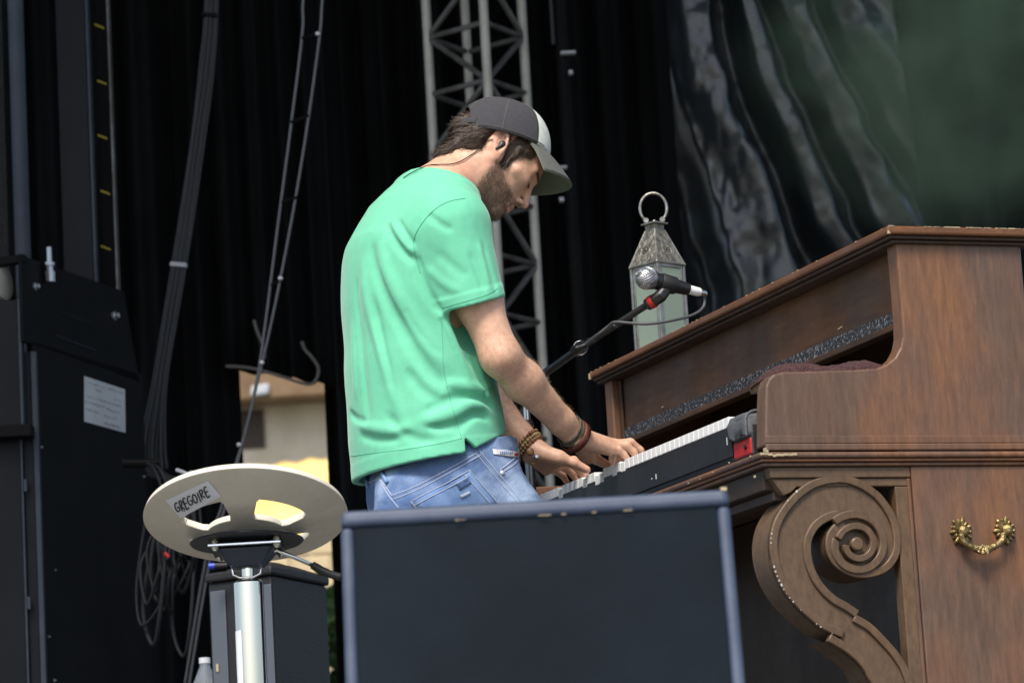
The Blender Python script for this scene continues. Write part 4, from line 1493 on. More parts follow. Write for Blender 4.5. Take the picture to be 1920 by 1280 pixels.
# ================================================================== FLOOR MONITOR IN FRONT
MT('cab_navy', (0.0024, 0.0056, 0.0100), 0.65, col2=(0.0048, 0.0095, 0.0155), scale=4, bump=0.05, bscale=200, spec=0.08)
MT('cab_edge', (0.040, 0.056, 0.095), 0.5, col2=(0.060, 0.080, 0.125), scale=14, spec=0.3)
MT('scuff_grey', (0.018, 0.027, 0.04), 0.7)
MT('grille_dark', (0.01, 0.01, 0.011), 0.6, bump=0.8, bscale=300)
def monitor():
    Yt = 4.24
    tl, tr = P(638, 962, Yt), P(1366, 930, Yt)
    wv = tr - tl
    Wd = np.linalg.norm(wv[:2])
    ex = np.array([wv[0], wv[1], 0]) / Wd
    ey = np.array([-ex[1], ex[0], 0])
    zt_ = (tl[2] + tr[2]) / 2
    lean = math.tan(R_(16))
    c = np.array([tl[0], tl[1], 0]) 
    t = empty('floor_monitor', c + ex * Wd / 2, 'dark blue stage monitor cabinet with scuffed pale edges in front of the pianist', 'floor monitor')
    def B(s, z, dpt):
        return c + ex * s + ey * (dpt - (zt_ - z) * lean * 1.0) + ZZ * z
    # wedge body: back panel leans away from the viewer at the top
    prof_ = [(0.008, -(zt_ - 0.0) * 0 + 0.0)]
    yb = -zt_ * lean
    poly = [c + ey * yb + ZZ * 0.004, c + ZZ * zt_, c + ey * 0.10 + ZZ * zt_, c + ey * 0.42 + ZZ * 0.14, c + ey * 0.42 + ZZ * 0.004]
    MB().prism([p + ex * 0.012 for p in poly], ex * (Wd - 0.024)).build('cabinet', 'cab_navy', t, bevel=0.006, seg=3)
    nrm = np.cross(ex, (ZZ + ey * lean)); nrm /= np.linalg.norm(nrm)     # panel normal
    if nrm[1] > 0: nrm = -nrm
    upv = ey * lean + ZZ
    upv /= np.linalg.norm(upv)
    H = zt_ / upv[2]
    o0 = c + ey * yb + ZZ * 0.004
    e = 0.0165
    MB().box(o0 + upv * (H - 0.022) + nrm * 0.006 - ZZ * 0.0, ex * Wd, upv * 0.024, -nrm * 0.11).build('top_edge', 'cab_edge', t, bevel=0.009, seg=4)
    for s in (0.0, Wd - e):
        MB().box(o0 + ex * s + nrm * 0.0055, ex * e, upv * (H - 0.0225), -nrm * 0.03).build('side_edge', 'cab_edge', t, bevel=0.007, seg=3)
    sp_ = [c + ex * 0.03 + ey * 0.108 + ZZ * (zt_ - 0.012), c + ex * (Wd - 0.03) + ey * 0.108 + ZZ * (zt_ - 0.012), c + ex * (Wd - 0.03) + ey * 0.412 + ZZ * 0.158, c + ex * 0.03 + ey * 0.412 + ZZ * 0.158]
    gn = np.cross(sp_[1] - sp_[0], sp_[3] - sp_[0]); gn /= np.linalg.norm(gn)
    if gn[2] < 0: gn = -gn
    MB().prism(sp_, gn * 0.012).build('speaker_grille', 'grille_dark', t, bevel=0.004)
    # worn spots
    r = np.random.default_rng(5)
    sc = MB()
    for k in range(7):
        s = r.uniform(0.28, 0.85) * Wd
        sc.cbox(o0 + ex * s + upv * (H - 0.0222) + nrm * 0.0062, ex * r.uniform(0.004, 0.013), upv * 0.0009, nrm * 0.001)
    sc.cbox(o0 + ex * (Wd - 0.006) + upv * (H + 0.0006) + nrm * 0.0045, ex * 0.008, upv * 0.004, nrm * 0.002)
    tag(sc.build('worn_edge', 'chip', t), kind='stuff')
    sc = MB()
    for px, py, w_, h_ in ((698, 1075, 0.012, 0.02), (745, 1165, 0.005, 0.004), (752, 1178, 0.006, 0.008), (738, 1200, 0.014, 0.004), (793, 1083, 0.003, 0.003), (1338, 1021, 0.004, 0.003)):
        p = onp(px, py, o0 + nrm * 0.0004, nrm)
        sc.lathe(p, nrm, [(w_ * 0.5, 0.0), (w_ * 0.35, 0.0004)], 9)
    pass
monitor()

# ================================================================== STOOL WITH A TRACTOR SEAT
MT('seat_cream', (0.66, 0.61, 0.50), 0.55, col2=(0.72, 0.67, 0.56), scale=11, bump=0.12, bscale=120)
MT('chrome', (0.78, 0.78, 0.76), 0.06, 1.0)
MT('bracket_black', (0.035, 0.04, 0.048), 0.4, 0.3)
MT('tape_pale', (0.80, 0.83, 0.88), 0.6)
MT('marker', (0.012, 0.012, 0.016), 0.5)
def stool():
    Y = 5.8
    rimc = P(461, 968, Y)
    R0 = 0.181
    tilt = R_(5)
    ex = np.array([1.0, 0, 0])
    nz = np.array([0, math.sin(tilt), math.cos(tilt)])      # seat axis: tips backwards, near rim up
    ey = np.cross(nz, ex)
    depth = 0.040
    hub = rimc - nz * depth
    t = empty('stool', (hub[0], hub[1] + 0.0, 0.0), 'round cream tractor seat stool on a chrome column with taped name', 'stool')
    def prof_(r, a):
        s = r / R0
        return s ** 1.55 * (depth - 0.046 * math.sin(a))
    slots = [(R_(-162), R_(-105), 0.070, 0.119), (R_(-75), R_(-18), 0.070, 0.119), (R_(18), R_(75), 0.070, 0.119), (R_(105), R_(162), 0.070, 0.119)]
    def inslot(a, r):
        for a0, a1, r0, r1 in slots:
            for sh in (-2 * math.pi, 0, 2 * math.pi):
                if a0 < a + sh < a1 and r0 < r < r1:
                    return True
        return False
    na, nr = 288, 46
    mb = MB()
    rr = [R0 * (0.02 + 0.98 * i / (nr - 1)) for i in range(nr)]
    vs = []
    for i in range(nr):
        for j in range(na):
            a = 2 * math.pi * j / na
            vs.append(hub + nz * prof_(rr[i], a) + rr[i] * (math.cos(a) * ex + math.sin(a) * ey))
    fs = []
    for i in range(nr - 1):
        for j in range(na):
            a = 2 * math.pi * (j + 0.5) / na
            if a > math.pi: a -= 2 * math.pi
            # rounded slot corners
            r_ = (rr[i] + rr[i + 1]) / 2
            hit = False
            for a0, a1, r0, r1 in slots:
                for sh in (-2 * math.pi, 0, 2 * math.pi):
                    aa = a + sh
                    if a0 < aa < a1 and r0 < r_ < r1:
                        da = min(aa - a0, a1 - aa) * r_
                        dr = min(r_ - r0, r1 - r_)
                        c_ = 0.011
                        if da < c_ and dr < c_ and math.hypot(c_ - da, c_ - dr) > c_:
                            continue
                        hit = True
            if hit: continue
            fs.append((i * na + j, i * na + (j + 1) % na, (i + 1) * na + (j + 1) % na, (i + 1) * na + j))
    mb.add(vs, fs)
    bm_seat = mb.build('seat', 'seat_cream', t, smooth=True, recalc=False)
    md = bm_seat.modifiers.new('thickness', 'SOLIDIFY'); md.thickness = 0.012; md.offset = -1.0
    md = bm_seat.modifiers.new('bevel', 'BEVEL'); md.width = 0.003; md.segments = 2; md.limit_method = 'ANGLE'; md.angle_limit = R_(50)
    # black mounting disc, bracket with bolts
    MB().lathe(hub - nz * 0.0085, nz, [(0.098, 0.0), (0.101, 0.003), (0.094, 0.006)], 48, ref=ex).build('mount_disc', 'bracket_black', t, smooth=40)
    k = MB(); k.cbox(hub - nz * 0.019, ex * 0.125, ey * 0.11, nz * 0.003)
    br = k.build('bracket', 'bracket_black', t, bevel=0.002)
    k = MB(); k.cbox(hub - nz * 0.0195 + ey * -0.052, ex * 0.128, ey * 0.006, nz * 0.0045); k.build('bracket_edge', 'chrome', br, bevel=0.001)
    # tapered cradle under the plate
    top = [(-0.052, -0.04), (0.052, -0.04), (0.052, 0.04), (-0.052, 0.04)]
    lo_ = [(-0.028, -0.024), (0.028, -0.024), (0.028, 0.024), (-0.028, 0.024)]
    q = MB()
    zb = hub[2] - 0.052
    vs = [hub - nz * 0.0208 + ex * x + ey * y for x, y in top] + [np.array([hub[0] + x, hub[1] + y, zb]) for x, y in lo_]
    q.add(vs, [(0, 1, 2, 3), (7, 6, 5, 4), (0, 4, 5, 1), (1, 5, 6, 2), (2, 6, 7, 3), (3, 7, 4, 0)])
    q.build('cradle', 'bracket_blue', t, bevel=0.006, seg=3)
    for x in (-0.052, 0.056):
        for y in (-0.046, 0.046):
            c = hub + ex * x + ey * y
            k = MB()
            k.lathe(c - nz * 0.004, -nz, [(0.0042, 0.0), (0.0042, 0.024), (0.003, 0.025)], 10)
            k.lathe(c - nz * 0.0208, -nz, [(0.0062, 0), (0.0062, 0.0045)], 6)
            k.lathe(c - nz * 0.0105, -nz, [(0.006, 0), (0.006, 0.004)], 6)
            k.build('bolt', 'bolt_brass', br)
    # U clip and column
    ztop = zb - 0.004
    MB().tube([(hub[0] - 0.025, hub[1] - 0.027, zb + 0.004), (hub[0] - 0.024, hub[1] - 0.028, zb - 0.014), (hub[0] - 0.012, hub[1] - 0.03, zb - 0.02), (hub[0] + 0.012, hub[1] - 0.03, zb - 0.02), (hub[0] + 0.024, hub[1] - 0.028, zb - 0.014), (hub[0] + 0.025, hub[1] - 0.027, zb + 0.004)], 0.0022, 8).build('clip', 'chrome', t, smooth=True)
    MB().lathe((hub[0], hub[1], ztop - 0.022), ZZ, [(0.011, 0), (0.011, 0.03)], 20).build('stem', 'chrome', t, smooth=40)
    MB().lathe((hub[0], hub[1], 0.06), ZZ, [(0.026, 0), (0.026, ztop - 0.082), (0.022, ztop - 0.078)], 48).build('column', 'chrome', t, smooth=40)
    MB().lathe((hub[0], hub[1], 0.002), ZZ, [(0.20, 0.0), (0.20, 0.006), (0.15, 0.022), (0.05, 0.045), (0.03, 0.07), (0.0265, 0.075)], 48).build('foot_plate', 'chrome', t, smooth=40)
    # height lever
    l0 = P(519, 1030, Y + 0.0); l1 = P(588, 1060, Y - 0.01); l2 = P(612, 1073, Y - 0.012); l3 = P(640, 1082, Y - 0.012)
    lv = MB().tube([hub - ZZ * 0.035 + ex * 0.02, l0, l1], 0.0038, 10).build('lever', 'chrome', t, smooth=True)
    MB().tube(spline([l1 - (l2 - l1) * 0.1, l2, l3], 12), [0.007] + [0.0078] * 6 + [0.006] * 6 + [0.0035] if False else 0.007, 12).build('lever_grip', 'rubber', lv, smooth=True)
    # white sticker on the column
    x_ = hub[0]
    g = []
    za, zb2 = P(457, 1183, Y)[2], P(462, 1290, Y)[2]
    for i in range(2):
        row = []
        for j in range(5):
            a = R_(238 - 12 * j)
            row.append((x_ + 0.0268 * math.cos(a), hub[1] + 0.0268 * math.sin(a), za + (zb2 - za) * i))
        g.append(row)
    mb = MB(); mb.grid(g); mb.build('sticker', 'tape_pale', t, smooth=True, recalc=False)
    # name tape and handwriting laid on the underside of the seat
    me = bm_seat.data
    full = MB()
    fs2 = [(i * na + j, i * na + (j + 1) % na, (i + 1) * na + (j + 1) % na, (i + 1) * na + j) for i in range(nr - 1) for j in range(na)]
    bvh = BVHTree.FromPolygons([Vector(v) for v in vs_seat(hub, nz, ex, ey, rr, prof_, na)], fs2)
    def hit(px, py, off):
        v = Vector(ray(px, py)).normalized()
        h = bvh.ray_cast(Vector(CAM), v, 20)
        n_ = np.array(h[1])
        if n_ @ np.array(v) > 0: n_ = -n_
        return np.array(h[0]) + n_ * off
    zx = lambda x, y: (240 + x / 2.782, 820 + y / 2.782)
    c4 = [zx(197, 325), zx(418, 222), zx(486, 303), zx(275, 418)]
    def bil(s, v):
        a = np.array(c4[0]) * (1 - s) + np.array(c4[1]) * s
        b_ = np.array(c4[3]) * (1 - s) + np.array(c4[2]) * s
        return a * (1 - v) + b_ * v
    g = [[hit(*bil(j / 16, i / 8), 0.0012) for j in range(17)] for i in range(9)]
    mb = MB(); mb.grid(g)
    tp = mb.build('name_tape', 'tape_pale', t, smooth=True, recalc=False)
    # GREGOIRE, drawn stroke by stroke; letter cells along the tape (x 0..1, y 0 top .. 1 bottom)
    L = {
        'G': [[(0.9, 0.12), (0.55, 0.0), (0.15, 0.25), (0.05, 0.65), (0.3, 1.0), (0.75, 0.95), (0.9, 0.6), (0.5, 0.58)]],
        'R': [[(0.15, 1.05), (0.2, 0.05)], [(0.1, 0.12), (0.6, 0.0), (0.85, 0.22), (0.55, 0.48), (0.2, 0.55), (0.85, 1.0)]],
        'E': [[(0.85, 0.0), (0.2, 0.05), (0.15, 1.0), (0.85, 0.95)], [(0.2, 0.5), (0.75, 0.46)]],
        'O': [[(0.5, 0.05), (0.12, 0.35), (0.15, 0.8), (0.5, 0.98), (0.85, 0.7), (0.85, 0.28), (0.5, 0.05)]],
        'I': [[(0.5, 0.1), (0.5, 1.0)]],
    }
    def tape_px(x, y):
        # reading frame: baseline runs from z(262,388) to z(448,288); up is z(-22,-46)
        b0 = np.array([258.0, 388.0]); bx = np.array([188.0, -98.0]); upz = np.array([-20.0, -46.0])
        q = b0 + bx * x + upz * (1 - y)
        return zx(*q)
    st = MB()
    word = 'GREGOIRE'
    wds = [0.125, 0.115, 0.105, 0.135, 0.135, 0.07, 0.13, 0.125]
    x0 = 0.0
    for li, (chh, wd) in enumerate(zip(word, wds)):
        for s_ in L[chh]:
            pts2 = []
            pl = spline([np.array([a, b_, 0.0]) for a, b_ in s_], 6 * (len(s_) - 1))
            for q in pl:
                px, py = tape_px(x0 + q[0] * wd * 0.88, q[1] * (0.92 + 0.1 * (li % 3)))
                pts2.append(hit(px, py, 0.0019))
            st.tube(pts2, 0.00125, 6)
        x0 += wd
    st.tube([hit(*tape_px(0.185, 1.12), 0.0019), hit(*tape_px(0.19, 1.16), 0.0019)], 0.0014, 6)
    st.build('handwritten_name', 'marker', tp)
def vs_seat(hub, nz, ex, ey, rr, prof_, na):
    out = []
    for r_ in rr:
        for j in range(na):
            a = 2 * math.pi * j / na
            out.append(hub + nz * prof_(r_, a) + r_ * (math.cos(a) * ex + math.sin(a) * ey))
    return out
MT('bracket_blue', (0.055, 0.065, 0.09), 0.35, 0.5)
MT('bolt_brass', (0.5, 0.46, 0.36), 0.35, 0.9)
stool()

# ================================================================== FLIGHT CASE BEHIND THE STOOL
MT('case_black', (0.012, 0.012, 0.014), 0.55, bump=0.2, bscale=200)
MT('case_edge', (0.11, 0.125, 0.15), 0.5, 0.3)
MT('blue_plastic', (0.02, 0.05, 0.5), 0.4)
MT('soft_black', (0.010, 0.010, 0.011), 0.9, bump=0.4, bscale=40)
def case():
    Y = 7.6
    xl, xm, xr_ = P(392, 1150, Y + 0.1)[0], P(512, 1150, Y)[0], P(606, 1150, Y + 0.12)[0]
    zt_ = P(500, 1078, Y)[2]
    c = np.array([xm, Y, 0])
    t = empty('flight_case', c, 'black flight case with grey metal edges standing behind the stool', 'flight case')
    eL = np.array([xl - xm, 0.10, 0]); eR = np.array([xr_ - xm, 0.30, 0])
    MB().box(c + ZZ * 0.03, eL, eR, ZZ * (zt_ - 0.03)).build('shell', 'case_black', t, bevel=0.006)
    for s, nme in ((0.0, 'edge'), (0.72, 'edge')):
        p = c + eL * (s if s else 0.0)
        MB().box(p + ZZ * 0.03 + np.array([0, -0.004, 0]) + eL * 0.01, eL * 0.24, np.array([0, 0.006, 0]), ZZ * (zt_ - 0.05)).build('edge_strip', 'case_edge', t, bevel=0.002)
    MB().box(c + ZZ * (zt_ + 0.001) - eL * 0.03 - eR * 0.03, eL * 1.06, eR * 1.06, ZZ * 0.022).build('case_lid', 'case_black', t, bevel=0.006)
    MB().cbox(c + eL * 0.9 + ZZ * (P(410, 1245, Y)[2]) + np.array([0, -0.004, 0]), eL * 0.04, (0, 0.006, 0), ZZ * 0.018).build('latch', 'chip', t)
    for a, b_ in ((0.1, 0.1), (0.9, 0.1), (0.1, 0.9), (0.9, 0.9)):
        MB().lathe(c + eL * a + eR * b_ + ZZ * 0.0155 - np.array([0.012, 0, 0]), (1, 0, 0), [(0.010, 0), (0.015, 0.003), (0.015, 0.021), (0.010, 0.024)], 14).build('castor', 'rubber', t, smooth=40)
    # folded black cloth on the case
    g = np.zeros((20, 24, 3))
    for i in range(20):
        for j in range(24):
            a, b_ = i / 19, j / 23
            h = 0.022 * (math.sin(math.pi * a) * math.sin(math.pi * b_)) ** 0.35 * (0.75 + 0.35 * math.sin(7 * a + 3 * b_) * math.sin(5 * b_ + 1))
            g[i, j] = c + eL * (0.02 + 0.75 * a) + eR * (0.02 + 0.9 * b_) + ZZ * (zt_ + 0.0235 + h)
    mb = MB(); mb.grid(g)
    o = mb.build('folded_cloth', 'soft_black', base=c + eL * 0.4 + eR * 0.4 + ZZ * (zt_ + 0.0235), smooth=True, recalc=False)
    tag(o, 'folded black cloth lying on top of the flight case', 'cloth')
    # marker torch with a blue cap
    p0 = P(392, 1074, Y + 0.02); p1 = P(426, 1064, Y + 0.02)
    zf = zt_ + 0.0235
    p0 = np.array([p0[0], p0[1], zf + 0.0075]); p1 = np.array([p1[0], p1[1], zf + 0.0075])
    k = empty('marker_pen', (p0 + p1) / 2 - ZZ * 0.0075, 'black marker pen with a blue cap on the flight case', 'pen')
    d = p1 - p0
    MB().tube([p0 + d * 0.3, p1], [0.0075, 0.0065], 12).build('barrel', 'case_black', k, smooth=40)
    MB().tube([p0, p0 + d * 0.31], [0.0072, 0.0082], 12).build('pen_cap', 'blue_plastic', k, smooth=40)
case()
# small water bottle and a pale bar at the floor behind
def bottle():
    Y = 8.4
    c = P(385, 1268, Y)
    zt_ = P(380, 1240, Y)[2] - 0.075
    st = MB().box((c[0] - 0.16, Y - 0.06, 0), (0.24, 0, 0), (0, 0.2, 0), (0, 0, zt_ - 0.07)).build('case_box', 'case_black', base=(c[0], Y, 0), bevel=0.006)
    tag(st, 'small black box carrying a water bottle beside the cable coil', 'box')
    t = empty('water_bottle', (c[0], Y, zt_ - 0.07), 'clear plastic water bottle standing on a small black box', 'bottle')
    MB().lathe((c[0], Y, zt_ - 0.069), ZZ, [(0.028, 0), (0.032, 0.01), (0.030, 0.05), (0.032, 0.09), (0.014, 0.13), (0.013, 0.14)], 20).build('body', 'clear_plastic', t, smooth=40)
    MB().lathe((c[0], Y, zt_ + 0.071), ZZ, [(0.0145, 0), (0.0145, 0.014)], 16).build('cap', 'white_paint', t, smooth=40)
m_ = mat('clear_plastic', (0.6, 0.65, 0.7), 0.12)
m_.node_tree.nodes['Principled BSDF'].inputs['Transmission Weight'].default_value = 0.7
MATS['clear_plastic'] = m_
bottle()

# ================================================================== THE PIANIST
def UZ(px, py, a, b_):
    q = loc(M(px, py))
    return (q[0], q[2], a, b_)

def rot_from(x, z):
    """local axes x (forward), y (left), z (up) as columns"""
    x = np.asarray(x, float); x = x / np.linalg.norm(x)
    z = np.asarray(z, float); z = z - (z @ x) * x; z = z / np.linalg.norm(z)
    return np.stack([x, np.cross(z, x), z], 1)

RIGHT = -LL
# ---- joints (photo pixel, offset from the midplane)
R_SH, R_EL, R_WR = M(843, 432, -0.165), M(938, 668, -0.210), M(1079, 818, -0.10)
L_SH, L_EL, L_WR = M(812, 430, 0.165), M(880, 705, 0.235), M(1001, 846, 0.165)
HIP = M(812, 905, 0)

# ---- head frame
HP = R_(47)
EAR = M(935, 300, 0.0)                       # midpoint between the ears
HF = DD * math.cos(HP) - ZZ * math.sin(HP) - LL * 0.13
HR = rot_from(HF, DD * math.sin(HP) + ZZ * math.cos(HP))
HS = 0.875
HRH = rot_from(DD * math.cos(R_(41)) - ZZ * math.sin(R_(41)) - LL * 0.10, DD * math.sin(R_(41)) + ZZ * math.cos(R_(41)))
EARH = M(932, 297, 0.0)
HSH = 0.94
def H(x, y, z):
    return EAR + HR @ (np.array([x, y, z]) * HS)

def local(fn, c, rad, p, big=0.04):
    """evaluate fn only near c; elsewhere the distance to its bounding ball"""
    b_ = np.linalg.norm(p - c, axis=1) - rad
    out = b_ + big
    k = b_ < big
    if k.any():
        out[k] = fn(p[k])
    return out

def head_sdf(p):
    return local(head_full, EAR, 0.17, p)

def head_full(p):
    q = ((p - EAR) @ HR) / HS
    y = np.abs(q[:, 1])
    s = np.stack([q[:, 0], y, q[:, 2]], 1)
    d = ell(q, (-0.002, 0, 0.042), (0.094, 0.074, 0.084))
    d = smin(d, ell(q, (0.045, 0, 0.020), (0.050, 0.062, 0.060)), 0.02)        # forehead / temples
    d = smin(d, ell(q, (0.048, 0, -0.035), (0.047, 0.052, 0.062)), 0.03)       # mid face
    d = smin(d, cap(s, (0.008, 0.051, -0.055), (0.072, 0.016, -0.100), 0.017, 0.016), 0.025)   # jaw
    d = smin(d, ell(q, (0.040, 0, -0.080), (0.040, 0.036, 0.026)), 0.02)
    d = smin(d, cap(q, (0.080, -0.008, -0.103), (0.080, 0.008, -0.103), 0.0155, 0.0155), 0.018)  # chin
    d = smin(d, cap(s, (0.072, 0.046, -0.012), (0.050, 0.060, -0.012), 0.014, 0.012), 0.022)   # cheekbone
    d = smin(d, cap(s, (0.090, 0.010, 0.026), (0.078, 0.046, 0.024), 0.010, 0.009), 0.014)     # brow
    d = smax(d, -ell(s, (0.0985, 0.031, 0.003), (0.013, 0.016, 0.0095)), 0.010)                 # sockets
    d = smin(d, ell(s, (0.0815, 0.032, -0.0015), (0.0125, 0.0140, 0.0105)), 0.003)             # lowered lids
    d = smin(d, cap(q, (0.092, 0, 0.010), (0.1155, 0, -0.034), 0.0075, 0.0085), 0.010)        # nose
    d = smin(d, ell(q, (0.1155, 0, -0.037), (0.0095, 0.009, 0.008)), 0.006)
    d = smin(d, ell(s, (0.1045, 0.0115, -0.0425), (0.0095, 0.0065, 0.0068)), 0.006)
    d = smax(d, -ell(s, (0.1065, 0.0075, -0.0485), (0.0048, 0.0032, 0.0035)), 0.002)          # nostrils
    d = smin(d, ell(q, (0.088, 0, -0.068), (0.014, 0.026, 0.020)), 0.012)                     # muzzle
    d = smin(d, ell(q, (0.0995, 0, -0.0655), (0.0068, 0.019, 0.0048)), 0.004)                 # upper lip
    d = smin(d, ell(q, (0.0965, 0, -0.0765), (0.0072, 0.017, 0.0056)), 0.004)                 # lower lip
    d = smax(d, -ell(q, (0.105, 0, -0.0708), (0.008, 0.022, 0.0012)), 0.002)
    # ears
    rot = rot_from((math.cos(R_(22)), 0.25, math.sin(R_(22))), (-math.sin(R_(22)), 0.05, math.cos(R_(22))))
    e = s - np.array([-0.022, 0.0735, -0.002])
    el = (e @ rot) / 1.18
    ear = ell(el, (0, 0, 0), (0.0170, 0.0080, 0.0310))
    ear = smin(ear, ell(el, (0.004, -0.002, -0.024), (0.009, 0.006, 0.011)), 0.006)
    ear = smax(ear, -ell(el, (0.0045, 0.0085, 0.004), (0.0105, 0.0075, 0.0195)), 0.004)
    a = np.linspace(R_(-50), R_(215), 16)
    rim = [np.array([0.0150 * math.cos(x), 0.0045, 0.0285 * math.sin(x) + 0.001]) for x in a]
    for i in range(len(rim) - 1):
        ear = smin(ear, cap(el, rim[i], rim[i + 1], 0.0028, 0.0028), 0.003)
    d = smin(d, ear, 0.005)
    return d * HS

def lerp(a, b_, t):
    return np.asarray(a) + (np.asarray(b_) - np.asarray(a)) * t

# ---- hands: each finger a chain of joints
def fingers_right():
    ra, rb, rc_, rd_ = (0.0098, 0.0088, 0.0080, 0.0068), (0.0100, 0.0090, 0.0082, 0.0070), (0.0096, 0.0086, 0.0078, 0.0066), (0.0088, 0.0078, 0.0070, 0.0060)
    return [([W(-0.273, 0.762, 0.925), W(-0.236, 0.770, 0.928), W(-0.215, 0.772, 0.910), W(-0.206, 0.772, 0.890)], ra),
            ([W(-0.275, 0.738, 0.922), W(-0.235, 0.744, 0.927), W(-0.214, 0.746, 0.911), W(-0.204, 0.746, 0.890)], rb),
            ([W(-0.285, 0.715, 0.914), W(-0.254, 0.720, 0.917), W(-0.238, 0.722, 0.904), W(-0.230, 0.723, 0.889)], rc_),
            ([W(-0.304, 0.694, 0.905), W(-0.280, 0.700, 0.905), W(-0.268, 0.702, 0.896), W(-0.260, 0.703, 0.887)], rd_),
            ([W(-0.358, 0.698, 0.911), W(-0.329, 0.742, 0.900), W(-0.298, 0.774, 0.897), W(-0.270, 0.792, 0.889)], (0.0150, 0.0122, 0.0105, 0.0082))]
def fingers_left():
    ra, rb, rc_, rd_ = (0.0098, 0.0088, 0.0080, 0.0068), (0.0100, 0.0090, 0.0082, 0.0070), (0.0096, 0.0086, 0.0078, 0.0066), (0.0088, 0.0078, 0.0070, 0.0060)
    return [([W(-0.327, 0.912, 0.915), W(-0.289, 0.925, 0.919), W(-0.268, 0.933, 0.904), W(-0.259, 0.936, 0.889)], ra),
            ([W(-0.324, 0.937, 0.915), W(-0.284, 0.956, 0.919), W(-0.262, 0.964, 0.904), W(-0.252, 0.967, 0.889)], rb),
            ([W(-0.324, 0.960, 0.912), W(-0.288, 0.983, 0.915), W(-0.268, 0.991, 0.902), W(-0.259, 0.994, 0.888)], rc_),
            ([W(-0.330, 0.980, 0.908), W(-0.300, 1.004, 0.909), W(-0.281, 1.011, 0.899), W(-0.273, 1.014, 0.887)], rd_),
            ([W(-0.368, 0.902, 0.930), W(-0.340, 0.880, 0.917), W(-0.310, 0.872, 0.905), W(-0.283, 0.870, 0.891)], (0.0150, 0.0125, 0.0105, 0.0080))]
FR, FL = fingers_right(), fingers_left()

def hand_sdf(p, wr, F):
    c = (wr + F[1][0][2]) / 2
    return local(lambda q: hand_full(q, wr, F), c, 0.13, p)

def hand_full(p, wr, F):
    d = None
    kn = [f[0][0] for f in F[:4]]
    # palm: metacarpals fanning from the wrist
    for i in range(4):
        s = lerp(wr, kn[i], 0.12) + (kn[i] - kn[1]) * 0.35
        c = cap(p, s, kn[i], 0.0165, 0.0118)
        d = c if d is None else smin(d, c, 0.014)
    for j, (ch_, rad) in enumerate(F):
        f = None
        for i in range(3):
            c = cap(p, ch_[i], ch_[i + 1], rad[i], rad[i + 1])
            f = c if f is None else smin(f, c, 0.004)
        d = smin(d, f, 0.007 if j < 4 else 0.012)
    d = smin(d, cap(p, lerp(wr, F[4][0][0], 0.2), F[4][0][1], 0.019, 0.014), 0.014)   # ball of the thumb
    return d

def arm_sdf(p, sh, el_, wr, k=1.0):
    d = cap(p, sh, el_, 0.050 * k, 0.0375 * k)
    m1 = lerp(sh, el_, 0.55)
    d = smin(d, ell(p, m1, (0.0425 * k,) * 3), 0.03)
    d2 = cap(p, lerp(el_, wr, 0.0), lerp(el_, wr, 0.30), 0.0355 * k, 0.0380 * k)
    d2 = smin(d2, cap(p, lerp(el_, wr, 0.30), lerp(el_, wr, 0.80), 0.0375 * k, 0.0270 * k), 0.02)
    d2 = smin(d2, cap(p, lerp(el_, wr, 0.80), wr, 0.0275 * k, 0.0250 * k), 0.012)
    d = smin(d, d2, 0.022)
    tip = el_ - (lerp(sh, wr, 0.5) - el_) / np.linalg.norm(lerp(sh, wr, 0.5) - el_) * 0.016
    d = smin(d, cap(p, tip, el_, 0.019 * k, 0.028 * k), 0.02)
    return d

# ---- legs (hidden by the monitor, but he stands on them)
R_HP, L_HP = M(872, 872, -0.090), M(850, 885, 0.090)
R_KN, L_KN = M(1085, 1178, -0.12), M(985, 1235, 0.13)
def ankle(kn, du):
    q = loc(kn)
    return W(q[0] + du, q[1], 0.085)
R_AN, L_AN = ankle(R_KN, -0.10), ankle(L_KN, -0.16)

# ---- torso stations: (u, z, half depth, half width)
TOR = [UZ(812, 900, 0.118, 0.168), UZ(790, 800, 0.112, 0.155), UZ(780, 690, 0.112, 0.158), UZ(774, 570, 0.116, 0.175), UZ(774, 485, 0.110, 0.185), UZ(795, 415, 0.082, 0.165), UZ(812, 370, 0.055, 0.10)]
NB = M(816, 372, 0)                     # base of the neck
NT = H(-0.024, 0, -0.030)

def body_sdf(p):
    d = head_sdf(p)
    neck = cap(p, NB, NT, 0.067, 0.060)
    neck = smin(neck, cap(p, M(848, 398, 0), H(0.02, 0, -0.085), 0.050, 0.030), 0.04)
    d = smin(d, neck, 0.022)
    # neck muscles running down to the shoulders
    for s in (-1, 1):
        d = smin(d, cap(p, M(836, 345, s * 0.045), M(826, 392, s * 0.13), 0.036, 0.045), 0.04)
        d = smin(d, cap(p, H(-0.01, s * 0.045, -0.05), M(868, 385, s * 0.02), 0.018, 0.020), 0.02)
    d = smin(d, chain_ell(p, TOR, 0.04) + 0.012, 0.03)
    d = smin(d, smin(arm_sdf(p, R_SH, R_EL, R_WR), arm_sdf(p, L_SH, L_EL, L_WR), 0.01), 0.03)
    d = smin(d, hand_sdf(p, R_WR, FR), 0.016)
    d = smin(d, hand_sdf(p, L_WR, FL), 0.016)
    for hp, kn, an in ((R_HP, R_KN, R_AN), (L_HP, L_KN, L_AN)):
        leg = cap(p, hp, kn, 0.082, 0.054)
        leg = smin(leg, cap(p, kn, an, 0.052, 0.036), 0.03)
        leg = smin(leg, cap(p, an - ZZ * 0.045, an + DD * 0.15 - ZZ * 0.055, 0.032, 0.025), 0.02)
        d = smin(d, leg, 0.03)
    return d

